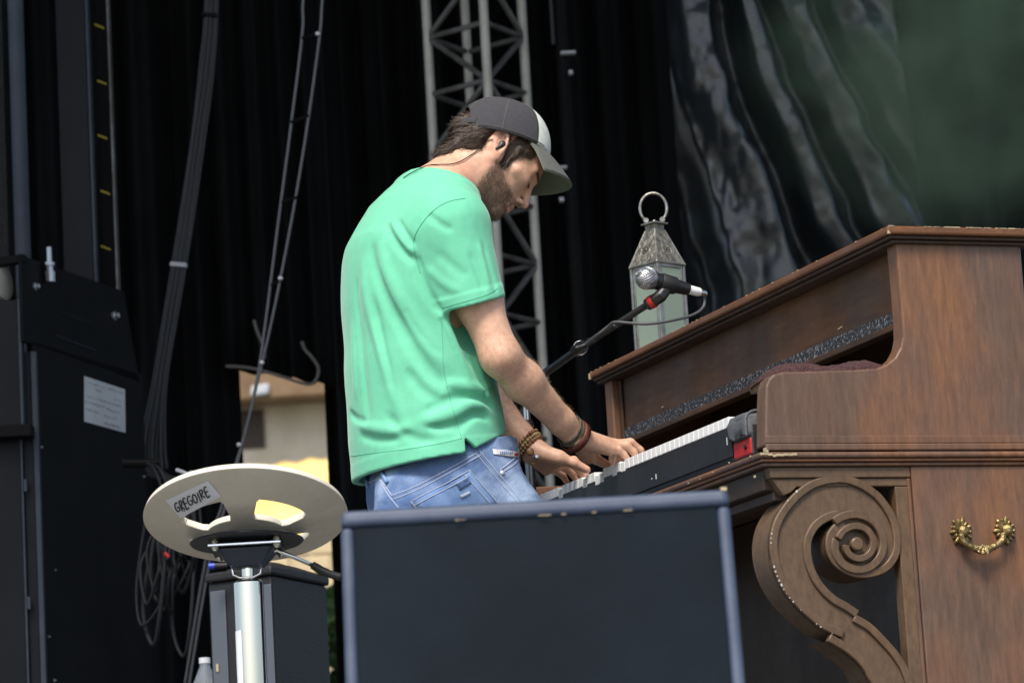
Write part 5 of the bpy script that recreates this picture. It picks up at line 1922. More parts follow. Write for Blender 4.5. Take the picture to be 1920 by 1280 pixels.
# ---- T-shirt
SH_T = [UZ(807, 880, 0.150, 0.200), UZ(798, 800, 0.138, 0.182), UZ(784, 690, 0.130, 0.178), UZ(776, 570, 0.126, 0.190), UZ(772, 490, 0.117, 0.195), UZ(791, 425, 0.092, 0.175), UZ(808, 385, 0.064, 0.125), UZ(818, 352, 0.052, 0.082)]
CUFF_R = M(885, 569, -0.188)
CUFF_L = M(850, 575, 0.200)
CAX = (CUFF_R - R_SH) / np.linalg.norm(CUFF_R - R_SH)
# cuff cut tilts like the photo's hem line
def plane3(a, b_, c):
    n = np.cross(b_ - a, c - a)
    return a, n / np.linalg.norm(n)
c_a, c_b = M(828, 584, -0.20), M(936, 556, -0.20)
c_o, c_n = plane3(c_a, c_b, c_a + LL * 0.1 + ZZ * 0.012)
if c_n @ CAX < 0: c_n = -c_n
# collar plane
k_a, k_b = M(764, 329, 0), M(912, 402, 0)
k_o, k_n = plane3(k_a, k_b, k_a + LL * 0.1)
if k_n[2] < 0: k_n = -k_n
# hem: back panel line and front panel line, seen on the near side
h_a, h_b = M(655, 887, -0.10), M(866, 851, -0.18)
hb_o, hb_n = plane3(h_a, h_b, h_a + LL * 0.1)
if hb_n[2] < 0: hb_n = -hb_n
g_a, g_b = M(893, 839, -0.17), M(953, 809, -0.12)
hf_o, hf_n = plane3(g_a, g_b, g_a + LL * 0.1)
if hf_n[2] < 0: hf_n = -hf_n
slit_u = loc(M(867, 840, -0.18))[0]
slit_z = loc(M(867, 822, -0.18))[2]

def sleeve(p, sh, cu, rr0=0.080, rr1=0.0585):
    ax = (cu - sh) / np.linalg.norm(cu - sh)
    d = cap(p, sh, cu + ax * 0.06, rr0, rr1)
    return d

def shirt_base(p):
    d = chain_ell(p, SH_T, 0.05)
    # shoulder yoke
    for s, sh in ((-1, R_SH), (1, L_SH)):
        d = smin(d, cap(p, M(830, 372, s * 0.055), sh + ZZ * 0.012, 0.050, 0.070), 0.05)
    r_ = smax(sleeve(p, R_SH + ZZ * 0.0, CUFF_R), (p - c_o) @ c_n, 0.003)
    q = loc(CUFF_L)
    axl = (CUFF_L - L_SH) / np.linalg.norm(CUFF_L - L_SH)
    l_ = smax(sleeve(p, L_SH, CUFF_L), (p - CUFF_L) @ axl, 0.003)
    d = smin(d, r_, 0.022)
    d = smin(d, l_, 0.022)
    return d

def poly_tr(pts):
    px = [a for a, b_ in pts]
    py = [b_ for a, b_ in pts]
    q, ok = trace(shirt_base, px, py)
    return [a for a, o in zip(q, ok) if o]

# folds read off the photograph, laid on the cloth: (pixel line, radius, depth) ; + ridge, - groove
FOLDS = [
    (((725, 420), (738, 447), (756, 470), (782, 496)), 0.010, -0.0060),
    (((745, 412), (762, 440), (778, 462)), 0.009, -0.0045),
    (((735, 415), (752, 446), (775, 478)), 0.010, 0.0045),
    (((697, 455), (703, 500), (722, 555), (748, 605), (776, 655), (812, 702), (846, 728)), 0.015, -0.0070),
    (((712, 450), (722, 500), (745, 553), (775, 604), (806, 650), (838, 690)), 0.017, 0.0065),
    (((682, 480), (684, 540), (697, 600), (715, 660), (735, 725), (750, 780)), 0.016, 0.0055),
    (((668, 520), (672, 600), (680, 680), (688, 760), (692, 810)), 0.013, -0.0050),
    (((700, 560), (712, 620), (728, 690), (742, 752)), 0.012, -0.0055),
    (((752, 560), (775, 605), (800, 640), (826, 672)), 0.012, -0.0050),
    (((780, 480), (790, 520), (808, 560), (828, 588)), 0.010, -0.0105),
    (((832, 600), (850, 640), (868, 690), (885, 740)), 0.013, 0.0040),
    (((848, 596), (866, 640), (884, 690)), 0.012, -0.0065),
    (((800, 770), (822, 757), (850, 747), (885, 745), (915, 753), (928, 768)), 0.011, -0.0095),
    (((790, 790), (825, 782), (856, 770), (888, 757), (918, 772)), 0.015, 0.0085),
    (((800, 800), (840, 800), (862, 792), (885, 778), (912, 770)), 0.010, -0.0070),
    (((852, 812), (870, 792), (892, 777), (918, 785)), 0.010, -0.0060),
    (((830, 720), (862, 722), (895, 728), (920, 745)), 0.013, 0.0060),
    (((880, 655), (893, 690), (905, 722), (915, 748)), 0.009, -0.0075),
    (((668, 790), (700, 802), (740, 806), (775, 800)), 0.014, 0.0050),
    (((672, 815), (710, 825), (755, 822)), 0.012, -0.0035),
    (((655, 772), (670, 786), (690, 792)), 0.010, -0.0055),
    (((720, 770), (745, 800), (780, 822), (820, 826)), 0.014, -0.0035),
    (((905, 450), (915, 490), (925, 525), (930, 548)), 0.008, -0.0040),
    (((897, 455), (908, 500), (919, 545)), 0.008, 0.0030),
    (((880, 470), (895, 510), (908, 548)), 0.008, -0.0030),
    (((800, 400), (825, 420), (850, 432)), 0.010, -0.0030),
    (((815, 470), (850, 500), (880, 520)), 0.014, -0.0022),
    (((800, 500), (830, 530), (870, 550)), 0.012, 0.0025),
    (((660, 600), (664, 680), (668, 750)), 0.012, 0.0030),
    (((760, 690), (790, 730), (830, 755)), 0.014, -0.0045),
]
FOLD3 = []
for ln, rad, dep in FOLDS:
    q = poly_tr(ln)
    if len(q) > 1:
        FOLD3.append((spline(q, 5 * (len(q) - 1)), rad * 0.72, dep))

def fold_disp(p):
    out = np.zeros(len(p))
    for pts, rad, dep in FOLD3:
        a = np.array(pts)
        c = a.mean(0)
        ext = np.linalg.norm(a - c, axis=1).max() + 3 * rad
        near = np.linalg.norm(p - c, axis=1) < ext
        if not near.any():
            continue
        q = p[near]
        best = np.full(len(q), 9.0)
        tb = np.zeros(len(q))
        for i in range(len(a) - 1):
            ba = a[i + 1] - a[i]
            t = np.clip(((q - a[i]) @ ba) / (ba @ ba), 0, 1)
            dd = np.linalg.norm(q - a[i] - t[:, None] * ba, axis=1)
            u = dd < best
            best[u] = dd[u]
            tb[u] = (i + t[u]) / (len(a) - 1)
        fade = np.clip(np.minimum(tb, 1 - tb) * 5 + 0.12, 0, 1)
        out[near] += dep * np.exp(-(best / rad) ** 2) * fade
    return out

def shirt_sdf(p):
    d = shirt_base(p)
    nearm = np.abs(d) < 0.03
    if nearm.any():
        q = p[nearm]
        disp = 0.014 * np.tanh(fold_disp(q) * 1.5 / 0.014)
        disp += 0.0012 * (vnoise(q * np.array([1, 1, 0.35]), 30, 1) - 0.5) + 0.0006 * (vnoise(q * np.array([1, 1, 0.5]), 90, 2) - 0.5)
        # cuff band and hem band stand a little proud
        cz = (q - c_o) @ c_n
        onarm = cap(q, R_SH, R_EL, 0.11, 0.075) < 0
        disp += np.where(onarm, 0.0024 * np.clip((cz + 0.0255) / 0.004, 0, 1), 0)
        hz_ = (q - hb_o) @ hb_n
        disp += 0.0012 * np.clip((0.032 - hz_) / 0.004, 0, 1)
        kz = (q - k_o) @ k_n
        disp += np.where((kz > -0.017) & (kz < 0.01), 0.0016, 0)
        d[nearm] -= disp
    # collar opening
    d = smax(d, (p - k_o) @ k_n, 0.002)
    # hem: back panel, front panel, side slit
    q = p - PO
    u = q @ DD
    s = q @ LL - TM
    zb_ = -((p - hb_o) @ hb_n)
    zf_ = -((p - hf_o) @ hf_n)
    hem = np.where(u < slit_u, zb_, zf_)
    armzone = cap(p, R_SH, CUFF_R, 0.085, 0.085)
    hem = np.where((armzone < 0) & (q[:, 2] > slit_z + 0.1), -1.0, hem)
    d = smax(d, hem, 0.0015)
    notch = np.maximum(np.maximum(slit_u - u, u - (slit_u + 0.030 * np.clip((slit_z - q[:, 2]) / 0.026, 0, 1.4))), q[:, 2] - slit_z)
    d = np.maximum(d, -np.where(s < 0, notch, 1.0))
    # hollow at the hem, the cuffs and the neck
    inner = chain_ell(p, SH_T, 0.05) + 0.013
    d = smax(d, -np.maximum(inner, np.maximum(zb_, zf_) * -1 - 0.022), 0.002)
    ir = np.maximum(cap(p, R_SH, CUFF_R + CAX * 0.06, 0.0735, 0.0500), -((p - c_o) @ c_n) - 0.016)
    d = smax(d, -ir, 0.002)
    return d

# ---- jeans
def jeans_sdf(p):
    st = [UZ(852, 830, 0.120, 0.150), UZ(838, 868, 0.130, 0.158), UZ(816, 905, 0.124, 0.168), UZ(820, 945, 0.120, 0.172)]
    d = chain_ell(p, st, 0.03)
    for s in (-1, 1):                                   # seat
        d = smin(d, ell(p, M(776, 955, s * 0.075), (0.078, 0.078, 0.085)), 0.04)
    d = smin(d, cap(p, lerp(R_HP, R_KN, 0.06), R_KN, 0.088, 0.072), 0.04)
    d = smin(d, cap(p, lerp(L_HP, L_KN, 0.06), L_KN, 0.086, 0.072), 0.04)
    for kn, an in ((R_KN, R_AN), (L_KN, L_AN)):
        d = smin(d, cap(p, kn, an - ZZ * 0.02, 0.070, 0.062), 0.03)
    near = np.abs(d) < 0.02
    if near.any():
        q = p[near]
        n1 = vnoise(q * np.array([1, 1, 1.0]), 26, 5) - 0.5
        n2 = vnoise(q * np.array([1, 1, 1.3]), 70, 6) - 0.5
        # short drag lines round the hip
        lq = q - PO
        w_ = np.sin((lq[:, 2] * 0.85 + (lq @ DD) * 0.55) * 95 + 3 * n1)
        d[near] -= 0.005 * n1 + 0.0022 * n2 + 0.0018 * w_
    # waistband cut: sloping plane, low at the back
    w0, w1 = M(684, 874, -0.05), M(966, 822, -0.05)
    o_, n_ = plane3(w0, w1, w0 + LL * 0.1)
    if n_[2] < 0: n_ = -n_
    d = smax(d, (p - o_) @ n_, 0.004)
    d = smax(d, 0.075 - p[:, 2], 0.003)
    return d

# ------------------------------------------------------------------ polygonise
PB = np.array([*(HIP[:2]), 0.0])
lo = W(-1.15, TM - 0.42, -0.02)
allp = np.array([W(u, TM + s, z) for u in (-1.02, -0.1) for s in (-0.36, 0.40) for z in (0, 1.75)])
lo, hi = allp.min(0), allp.max(0)
pos, quads = sdf_mesh(body_sdf, lo, hi, 0.0030, 4)
me = np_mesh('person', pos, quads, PB)

# skin colours with beard, lips, brows, lids painted as the person's own colouring, plus shade painted into lid creases and nostrils
q = ((pos - EAR) @ HR) / HS
x, y, z = q[:, 0], np.abs(q[:, 1]), q[:, 2]
skin = np.tile(np.array([0.67, 0.405, 0.28]), (len(pos), 1))
n1 = vnoise(pos, 40, 3)[:, None]
n2 = vnoise(pos, 260, 4)
n3 = vnoise(pos, 620, 9)
skin *= 0.94 + 0.12 * n1
headm = (np.linalg.norm(q, axis=1) < 0.16)
def blend(mask, col):
    global skin
    mask = np.clip(mask, 0, 1)[:, None]
    skin = skin * (1 - mask) + np.array(col) * mask
sst = lambda a, b_, v: np.clip((v - a) / (b_ - a), 0, 1) ** 2 * (3 - 2 * np.clip((v - a) / (b_ - a), 0, 1))
# reddish ears, nose, elbow, fingertips
blend(0.30 * headm * sst(0.066, 0.078, y), (0.62, 0.24, 0.17))
blend(0.25 * headm * sst(0.100, 0.118, x), (0.58, 0.26, 0.19))
blend(0.35 * np.exp(-(np.linalg.norm(pos - (R_EL - DD * 0.03), axis=1) / 0.03) ** 2), (0.60, 0.26, 0.20))
# beard: jaw, chin, moustache and cheek below a slanting line
line = -0.030 - 0.25 * (x - 0.02)
bm_ = headm * sst(0.004, -0.016, z - line) * sst(-0.012, 0.004, x + 0.15 * z + 0.004) * sst(-0.150, -0.125, z)
bm_ *= np.where((x > 0.086) & (y < 0.020) & (z > -0.083) & (z < -0.060), 0.0, 1.0)
bm_ = np.maximum(bm_, headm * sst(0.086, 0.092, x) * sst(-0.049, -0.053, z) * sst(-0.066, -0.061, z) * sst(0.034, 0.024, y))
bm_ = np.maximum(bm_, headm * sst(0.010, 0.016, x) * sst(0.036, 0.026, x) * sst(-0.045, -0.03, z) * sst(0.05, 0.056, y))   # sideburn
neckhair = headm * sst(-0.13, -0.10, z) * sst(0.0, 0.02, x)
BEARD = bm_ * np.clip(0.42 + 0.62 * n2 + 0.25 * (n3 - 0.5), 0, 1) * (0.62 + 0.38 * sst(-0.035, -0.075, z))
blend(BEARD * 0.85, (0.085, 0.062, 0.047))
blend(headm * np.exp(-((z + 0.0705) / 0.0085) ** 2) * sst(0.0885, 0.096, x) * sst(0.022, 0.014, y) * 0.8, (0.50, 0.19, 0.15))
blend(headm * np.exp(-((z - 0.0235 + 0.12 * (y - 0.03)) / 0.0045) ** 2) * sst(0.008, 0.013, y) * sst(0.056, 0.048, y) * (x > 0.05) * 0.9, (0.035, 0.022, 0.016))
blend(headm * np.exp(-((z + 0.0085) / 0.0030) ** 2) * np.exp(-((y - 0.033) / 0.014) ** 4) * (x > 0.065) * 0.95, (0.03, 0.018, 0.014))
blend(headm * np.exp(-((z - 0.0085) / 0.0022) ** 2) * np.exp(-((y - 0.033) / 0.014) ** 4) * (x > 0.06) * 0.5, (0.28, 0.13, 0.085))  # upper lid crease, its shade put into the skin colour
blend(headm * np.exp(-((z + 0.017) / 0.005) ** 2) * np.exp(-((y - 0.030) / 0.014) ** 4) * (x > 0.06) * 0.3, (0.42, 0.20, 0.15))
blend(headm * np.exp(-((x - 0.1065) / 0.004) ** 2) * np.exp(-((z + 0.0475) / 0.003) ** 2) * np.exp(-((y - 0.0075) / 0.0035) ** 2) * 0.9, (0.06, 0.02, 0.015))  # shade inside the nostrils, painted into the skin colour
# scalp under the hair
blend(headm * sst(0.035, 0.020, x) * sst(-0.050, -0.030, z + 0.25 * x) * (y < 0.072), (0.05, 0.032, 0.022))
# finger nails
for F in (FR, FL):
    for ch_, rad in F:
        tip = ch_[3]
        dv = (ch_[3] - ch_[2]) / np.linalg.norm(ch_[3] - ch_[2])
        blend(0.5 * (np.linalg.norm(pos - (tip + ZZ * 0.006), axis=1) < 0.006), (0.66, 0.42, 0.36))
# fair arm hair catches on the forearm: slight darkening flecks
arm_d = np.minimum(cap(pos, R_EL, R_WR, 0.06, 0.05), cap(pos, L_EL, L_WR, 0.06, 0.05)) < 0
blend(arm_d * sst(0.62, 0.75, n3) * 0.16, (0.22, 0.13, 0.07))
set_col(me, 'Col', skin)
MT('skin', (0.5, 0.3, 0.2), 0.5, attr='Col', col2=(0.88, 0.84, 0.82), scale=90, bump=0.10, bscale=420)
_b = MATS['skin'].node_tree.nodes['Principled BSDF']
_b.inputs['Subsurface Weight'].default_value = 0.12
_b.inputs['Subsurface Radius'].default_value = (0.012, 0.005, 0.003)
_b.inputs['Subsurface Scale'].default_value = 0.6
person = link('person', me, 'skin', None, PB, smooth=True)
tag(person, 'person in mint green T-shirt and jeans bent over the keyboard, wearing a dark cap', 'person')
body_bvh = BVHTree.FromPolygons([Vector(v) for v in pos], [tuple(int(i) for i in f) for f in quads])

spos, squads = sdf_mesh(shirt_sdf, lo, hi, 0.0029, 4, slack=2.6)
me = np_mesh('t_shirt', spos, squads, PB)
MT('mint_jersey', (0.148, 0.53, 0.335), 0.85, col2=(0.160, 0.56, 0.355), scale=55, bump=0.10, bscale=900, sheen=0.25, spec=0.2)
shirt = link('t_shirt', me, 'mint_jersey', person, PB, smooth=True)
md = shirt.modifiers.new('soften', 'SMOOTH'); md.factor = 0.5; md.iterations = 2
shirt_bvh = BVHTree.FromPolygons([Vector(v) for v in spos], [tuple(int(i) for i in f) for f in squads])

jpos, jquads = sdf_mesh(jeans_sdf, lo, hi, 0.0034, 4)
me = np_mesh('jeans', jpos, jquads, PB)
fade = vnoise(jpos, 14, 7) * 0.6 + vnoise(jpos, 45, 8) * 0.4
lq = loc(jpos[0])
uu = (jpos - PO) @ DD
c0 = np.array([0.050, 0.115, 0.290]); c1 = np.array([0.36, 0.47, 0.64])
thigh = np.exp(-((cap(jpos, R_HP, R_KN, 0.0, 0.0) - 0.095) / 0.06) ** 2)
k_ = np.clip(0.15 + 0.85 * sst(0.30, 0.75, fade) * 0.8 + 0.25 * sst(-0.66, -0.52, uu), 0, 1)[:, None]
jc = c0 * (1 - k_) + c1 * k_
set_col(me, 'Col', jc)
MT('denim', (0.2, 0.3, 0.5), 0.85, attr='Col', col2=(0.72, 0.76, 0.82), scale=420, thresh=(0.35, 0.6), bump=0.35, bscale=700, stretch=(1, 1, 0.4))
jeans = link('jeans', me, 'denim', person, PB, smooth=True)
jeans_bvh = BVHTree.FromPolygons([Vector(v) for v in jpos], [tuple(int(i) for i in f) for f in jquads])

def cast(bvh, px, py, off=0.0):
    v = Vector(ray(px, py)).normalized()
    h = bvh.ray_cast(Vector(CAM), v, 30)
    if h[0] is None:
        return None
    n_ = np.array(h[1])
    if n_ @ np.array(v) > 0: n_ = -n_
    return np.array(h[0]) + n_ * off

def seam(bvh, pts, r_, name, m_, parent, off=0.0003, n=None, curve=True):
    p3 = spline([np.array([a, b_, 0.0]) for a, b_ in pts], n or 10 * (len(pts) - 1)) if curve and len(pts) > 2 else [np.array([*lerp(pts[0], pts[-1], t), 0]) for t in np.linspace(0, 1, n or 14)]
    out = [cast(bvh, p[0], p[1], off) for p in p3]
    out = [o for o in out if o is not None]
    keep = [out[0]] if out else []
    for o in out[1:]:
        if np.linalg.norm(o - keep[-1]) < 0.03: keep.append(o)
    if len(keep) < 2: return None
    return MB().tube(keep, r_, 6).build(name, m_, parent, smooth=True)

MT('mint_seam', (0.085, 0.40, 0.24), 0.9)
MT('denim_stitch', (0.42, 0.47, 0.56), 0.9)
MT('denim_dark', (0.055, 0.10, 0.22), 0.9, col2=(0.10, 0.17, 0.33), scale=120, bump=0.3, bscale=600)
MT('denim_mid', (0.12, 0.215, 0.42), 0.88, col2=(0.20, 0.31, 0.53), scale=40, bump=0.35, bscale=650)
MT('label_white', (0.6, 0.58, 0.58), 0.9)
# shirt seams
seam(shirt_bvh, [(872, 372), (845, 377), (822, 388), (800, 408), (783, 432), (776, 452), (779, 478), (788, 512)], 0.0008, 'armhole_seam', 'mint_seam', shirt)
seam(shirt_bvh, [(829, 577), (855, 570), (884, 562), (912, 553), (933, 541)], 0.0008, 'cuff_seam', 'mint_seam', shirt, off=0.0)
seam(shirt_bvh, [(657, 855), (700, 849), (760, 842), (820, 832), (865, 822)], 0.0007, 'hem_seam', 'mint_seam', shirt, off=0.0)
seam(shirt_bvh, [(828, 600), (830, 640), (832, 690), (842, 740), (856, 790), (866, 822)], 0.0007, 'side_seam', 'mint_seam', shirt, off=-0.0002)
# jeans: seams, pockets, loops, label
def patch(bvh, quad, off, name, m_, parent, n=10, th=0.0016):
    g = []
    for i in range(n):
        row = []
        for j in range(n):
            s, v = j / (n - 1), i / (n - 1)
            a = lerp(quad[0], quad[1], s); b_ = lerp(quad[3], quad[2], s)
            p = cast(bvh, *lerp(a, b_, v), off)
            if p is None: return None
            row.append(p)
        g.append(row)
    mb = MB(); mb.grid(g)
    return mb.build(name, m_, parent, smooth=True, solid=th, recalc=False)
pk = patch(jeans_bvh, [(771, 940), (879, 882), (934, 945), (800, 975)], 0.0016, 'back_pocket', 'denim_mid', jeans)
for pts in ([(771, 940), (825, 912), (879, 882)], [(879, 882), (905, 911), (934, 945)], [(777, 947), (828, 921), (877, 893)], [(871, 890), (897, 919), (925, 950)], [(771, 940), (786, 958), (800, 975)]):
    seam(jeans_bvh, pts, 0.0008, 'stitching', 'denim_stitch', jeans, off=0.0030)
for pts in ([(735, 929), (780, 911), (844, 877), (899, 846)], [(737, 936), (782, 918), (846, 884), (901, 853)], [(899, 845), (931, 884), (982, 944)], [(893, 850), (924, 888), (974, 946)],
            [(979, 842), (976, 856), (962, 872), (940, 886)], [(972, 842), (969, 853), (957, 866), (938, 880)], [(715, 905), (730, 930), (748, 952)], [(690, 905), (712, 900), (735, 929)], [(955, 812), (968, 826), (979, 842)]):
    seam(jeans_bvh, pts, 0.0009, 'stitching', 'denim_stitch', jeans, off=0.0005)
patch(jeans_bvh, [(855, 906), (876, 894), (884, 905), (862, 918)], 0.0034, 'pocket_badge', 'denim_dark', jeans, n=6, th=0.0008)
patch(jeans_bvh, [(862, 928), (880, 920), (882, 924), (864, 933)], 0.0036, 'pocket_button', 'denim_stitch', jeans, n=5, th=0.0012)
cl_ = patch(jeans_bvh, [(923, 842), (972, 847), (971, 858), (925, 852)], 0.0014, 'coin_pocket_label', 'label_white', jeans, n=8)
if cl_:
    patch(jeans_bvh, [(962, 849), (969, 850), (968, 855), (962, 854)], 0.0028, 'label_mark', 'red_plastic', cl_, n=4, th=0.0005)
    for k in range(7):
        patch(jeans_bvh, [(936 + k * 3.4, 846.5), (938 + k * 3.4, 846.7), (938 + k * 3.4, 852.5), (936 + k * 3.4, 852.3)], 0.0027, 'label_mark', 'denim_mid', cl_, n=3, th=0.0005)
for a, b_ in (((687, 884), (692, 914)), ((714, 881), (727, 905))):
    seam(jeans_bvh, [a, b_], 0.0042, 'belt_loop', 'denim_mid', jeans, off=0.002, curve=False)
bt = cast(jeans_bvh, 942, 886, 0.0)
if bt is not None:
    MB().lathe(bt, (bt * 0 + np.array([0.2, -1, 0.1])), [(0.0042, -0.001), (0.0042, 0.0012), (0.002, 0.002)], 14).build('rivet', 'silver', jeans, smooth=40)

# shoes
MT('shoe', (0.03, 0.03, 0.032), 0.6)
for an in (R_AN, L_AN):
    f = lambda p, an=an: smax(smin(cap(p, an - ZZ * 0.040, an + DD * 0.17 - ZZ * 0.052, 0.046, 0.034), cap(p, an + ZZ * 0.01, an - ZZ * 0.05, 0.052, 0.044), 0.03), 0.0 - p[:, 2], 0.003)
    a_, b2 = sdf_mesh(f, an - 0.28, an + 0.28, 0.008, 3)
    link('shoe', np_mesh('shoe', a_, b2, PB), 'shoe', person, PB, smooth=True)

# ------------------------------------------------------------------ cap
MT('cap_charcoal', (0.046, 0.045, 0.052), 0.9, col2=(0.064, 0.062, 0.070), scale=240, bump=0.5, bscale=900)
MT('cap_white', (0.55, 0.60, 0.54), 0.9, col2=(0.66, 0.70, 0.64), scale=60, bump=0.2, bscale=600)
MT('cap_brim', (0.10, 0.105, 0.095), 0.9, col2=(0.13, 0.135, 0.12), scale=120, bump=0.3, bscale=700)
MT('cap_under', (0.16, 0.18, 0.13), 0.9)
TILT = R_(30)                               # the cap sits tipped back on the head
CF = HR[:, 0] * math.cos(TILT) + HR[:, 2] * math.sin(TILT)
CU = -HR[:, 0] * math.sin(TILT) + HR[:, 2] * math.cos(TILT)
CL_ = np.cross(CU, CF)
CC = EAR + HR @ np.array([-0.017, 0, 0.0235])
ca_, cb2, cc_ = 0.103, 0.0815, 0.0985
def cap_pt(az, el_, grow=0.0):
    """az 0 = front; superelliptic dome"""
    ce, se = math.cos(el_), math.sin(el_)
    ce = ce ** 0.82; se = se ** 0.95
    fx = (ca_ + grow) * ce * math.cos(az)
    fy = (cb2 + grow) * ce * math.sin(az)
    return CC + CF * fx + CL_ * fy + CU * ((cc_ + grow) * se)
def cap_dome(az0, az1, el0f, name, m_, n=28, k=22, grow=0.0, parent=None):
    g = []
    for i in range(k):
        row = []
        for j in range(n):
            az = az0 + (az1 - az0) * j / (n - 1)
            e0 = el0f(az)
            e = e0 + (math.pi / 2 - e0) * (i / (k - 1))
            row.append(cap_pt(az, e, grow))
        g.append(row)
    mb = MB(); mb.grid(g)
    return mb.build(name, m_, parent, smooth=True, solid=0.0022, recalc=False)
# cap thing worn by the person: child parts of the person
back_gap = lambda az: 0.0
cap_root = None
crown = MB()
FRONT = R_(54)
def low(az):
    # strap opening at the back: an arch
    a = abs((az % (2 * math.pi)) - math.pi)
    return R_(36) * max(0.0, 1 - (a / R_(40)) ** 2) ** 0.5 if a < R_(40) else 0.0
g = []
K, N_ = 24, 97
for i in range(K):
    row = []
    for j in range(N_):
        az = FRONT + (2 * math.pi - 2 * FRONT) * j / (N_ - 1)
        e0 = low(az)
        e = e0 + (math.pi / 2 - e0) * (i / (K - 1))
        row.append(cap_pt(az, e))
    g.append(row)
mb = MB(); mb.grid(g)
crown = mb.build('cap', 'cap_charcoal', person, smooth=True, solid=0.0024, recalc=False)
g = []
for i in range(K):
    g.append([cap_pt(-FRONT + 2 * FRONT * j / 32, (math.pi / 2) * i / (K - 1)) for j in range(33)])
mb = MB(); mb.grid(g)
mb.build('front_panel', 'cap_white', crown, smooth=True, solid=0.0024, recalc=False)
# strap across the arch
g = []
for i in range(4):
    g.append([cap_pt(math.pi + R_(-48 + 96 * j / 20), R_(3 + 9 * i / 3), 0.001) for j in range(21)])
mb = MB(); mb.grid(g)
mb.build('strap', 'cap_charcoal', crown, smooth=True, solid=0.002, recalc=False)
# panel seams and sweatband edge
for az in (R_(100), R_(-100), R_(150), R_(-150), FRONT, -FRONT):
    MB().tube([cap_pt(az, low(az) + (R_(88) - low(az)) * i / 20, 0.0016) for i in range(21)], 0.0008, 5).build('panel_seam', 'cap_brim', crown, smooth=True)
MB().tube([cap_pt(az, R_(3), 0.0018) for az in np.linspace(R_(40), R_(140), 30)], 0.0007, 5).build('panel_seam', 'cap_brim', crown, smooth=True)
MB().tube([cap_pt(-az, R_(3), 0.0018) for az in np.linspace(R_(40), R_(140), 30)], 0.0007, 5).build('panel_seam', 'cap_brim', crown, smooth=True)
top_ = cap_pt(0, math.pi / 2)
MB().lathe(top_, CU, [(0.006, -0.001), (0.006, 0.001), (0.003, 0.003)], 14).build('cap_button', 'cap_charcoal', crown, smooth=40)
# curved brim
def brim_pt(s, v, dz=0.0):
    """s -1..1 across, v 0..1 outwards"""
    az = s * R_(62)
    root = cap_pt(az, 0.0, -0.001)
    L = 0.060 * (1 - 0.30 * abs(s) ** 2.6)
    drop = -0.012 * (abs(s) ** 2) * (0.35 + 0.65 * v) - 0.044 * v ** 1.3
    return root + CF * (L * v * (1 - 0.12 * abs(s))) + CL_ * (math.sin(az) * 0.010 * v) + CU * (drop + dz)
mb = MB(); mb.grid([[brim_pt(-1 + 2 * j / 30, i / 14, 0.0018) for j in range(31)] for i in range(15)])
mb.build('brim', 'cap_brim', crown, smooth=True, solid=0.0022, recalc=False)
mb = MB(); mb.grid([[brim_pt(-1 + 2 * j / 30, i / 14 * 0.985, -0.0012) for j in range(31)] for i in range(15)])
mb.build('brim_underside', 'cap_under', crown, smooth=True, solid=0.0016, recalc=False)

# ------------------------------------------------------------------ hair: a soft mass plus strands
MT('hair', (0.040, 0.025, 0.017), 0.55, col2=(0.085, 0.052, 0.032), scale=90, stretch=(1, 1, 1))
def hair_sdf(p):
    q = ((p - EARH) @ HRH) / HSH
    d = ell(q, (-0.034, 0, 0.018), (0.072, 0.073, 0.064))
    d = smin(d, cap(q, (-0.060, -0.035, -0.020), (-0.060, 0.035, -0.020), 0.034, 0.034), 0.03)
    d = smin(d, cap(q, (-0.078, -0.03, -0.046), (-0.078, 0.03, -0.046), 0.016, 0.016), 0.02)
    d = smin(d, cap(q, (-0.088, -0.026, -0.072), (-0.088, 0.026, -0.072), 0.017, 0.017), 0.02)
    d = smin(d, ell(q, (-0.100, 0, 0.012), (0.020, 0.034, 0.026)), 0.015)           # tuft out of the cap's arch
    s = np.stack([q[:, 0], np.abs(q[:, 1]), q[:, 2]], 1)
    d = smin(d, cap(s, (0.022, 0.066, 0.020), (0.022, 0.063, -0.022), 0.0065, 0.0035), 0.006)   # sideburn
    d = smin(d, cap(s, (0.040, 0.062, 0.03), (0.028, 0.066, 0.018), 0.008, 0.008), 0.008)
    d = d - 0.006 * (vnoise(p, 90, 4) - 0.5) - 0.003 * (vnoise(p, 220, 5) - 0.5)
    d = np.maximum(d, -ell(s, (-0.022, 0.078, -0.010), (0.029, 0.024, 0.041)))      # clear of the ears
    return d * HSH
c = EAR
hp_, hq_ = sdf_mesh(hair_sdf, c - 0.17, c + 0.17, 0.0030, 4)
# keep only hair below / behind the cap
hair = link('hair', np_mesh('hair', hp_, hq_, PB), 'hair', person, PB, smooth=True)
hr = np.random.default_rng(9)
bvh_h = BVHTree.FromPolygons([Vector(v) for v in hp_], [tuple(int(i) for i in f) for f in hq_])
def strands(name, roots, normals, dirs, lens, wid, m_, parent, droop=0.0):
    mb = MB()
    for p, n_, d_, L in zip(roots, normals, dirs, lens):
        sd_ = np.cross(d_, n_); sd_ /= np.linalg.norm(sd_) + 1e-9
        p1 = p + d_ * L * 0.5 + n_ * L * 0.10
        p2 = p + d_ * L + n_ * L * (0.05 - droop) + sd_ * L * hr.normal() * 0.12
        mb.add([p - sd_ * wid, p + sd_ * wid, p1 + sd_ * wid * 0.8, p1 - sd_ * wid * 0.8, p2], [(0, 1, 2, 3), (3, 2, 4)])
    return mb.build(name, m_, parent, recalc=False)
idx = hr.choice(len(hp_), 5200, replace=False)
rp, rn, rd, rl = [], [], [], []
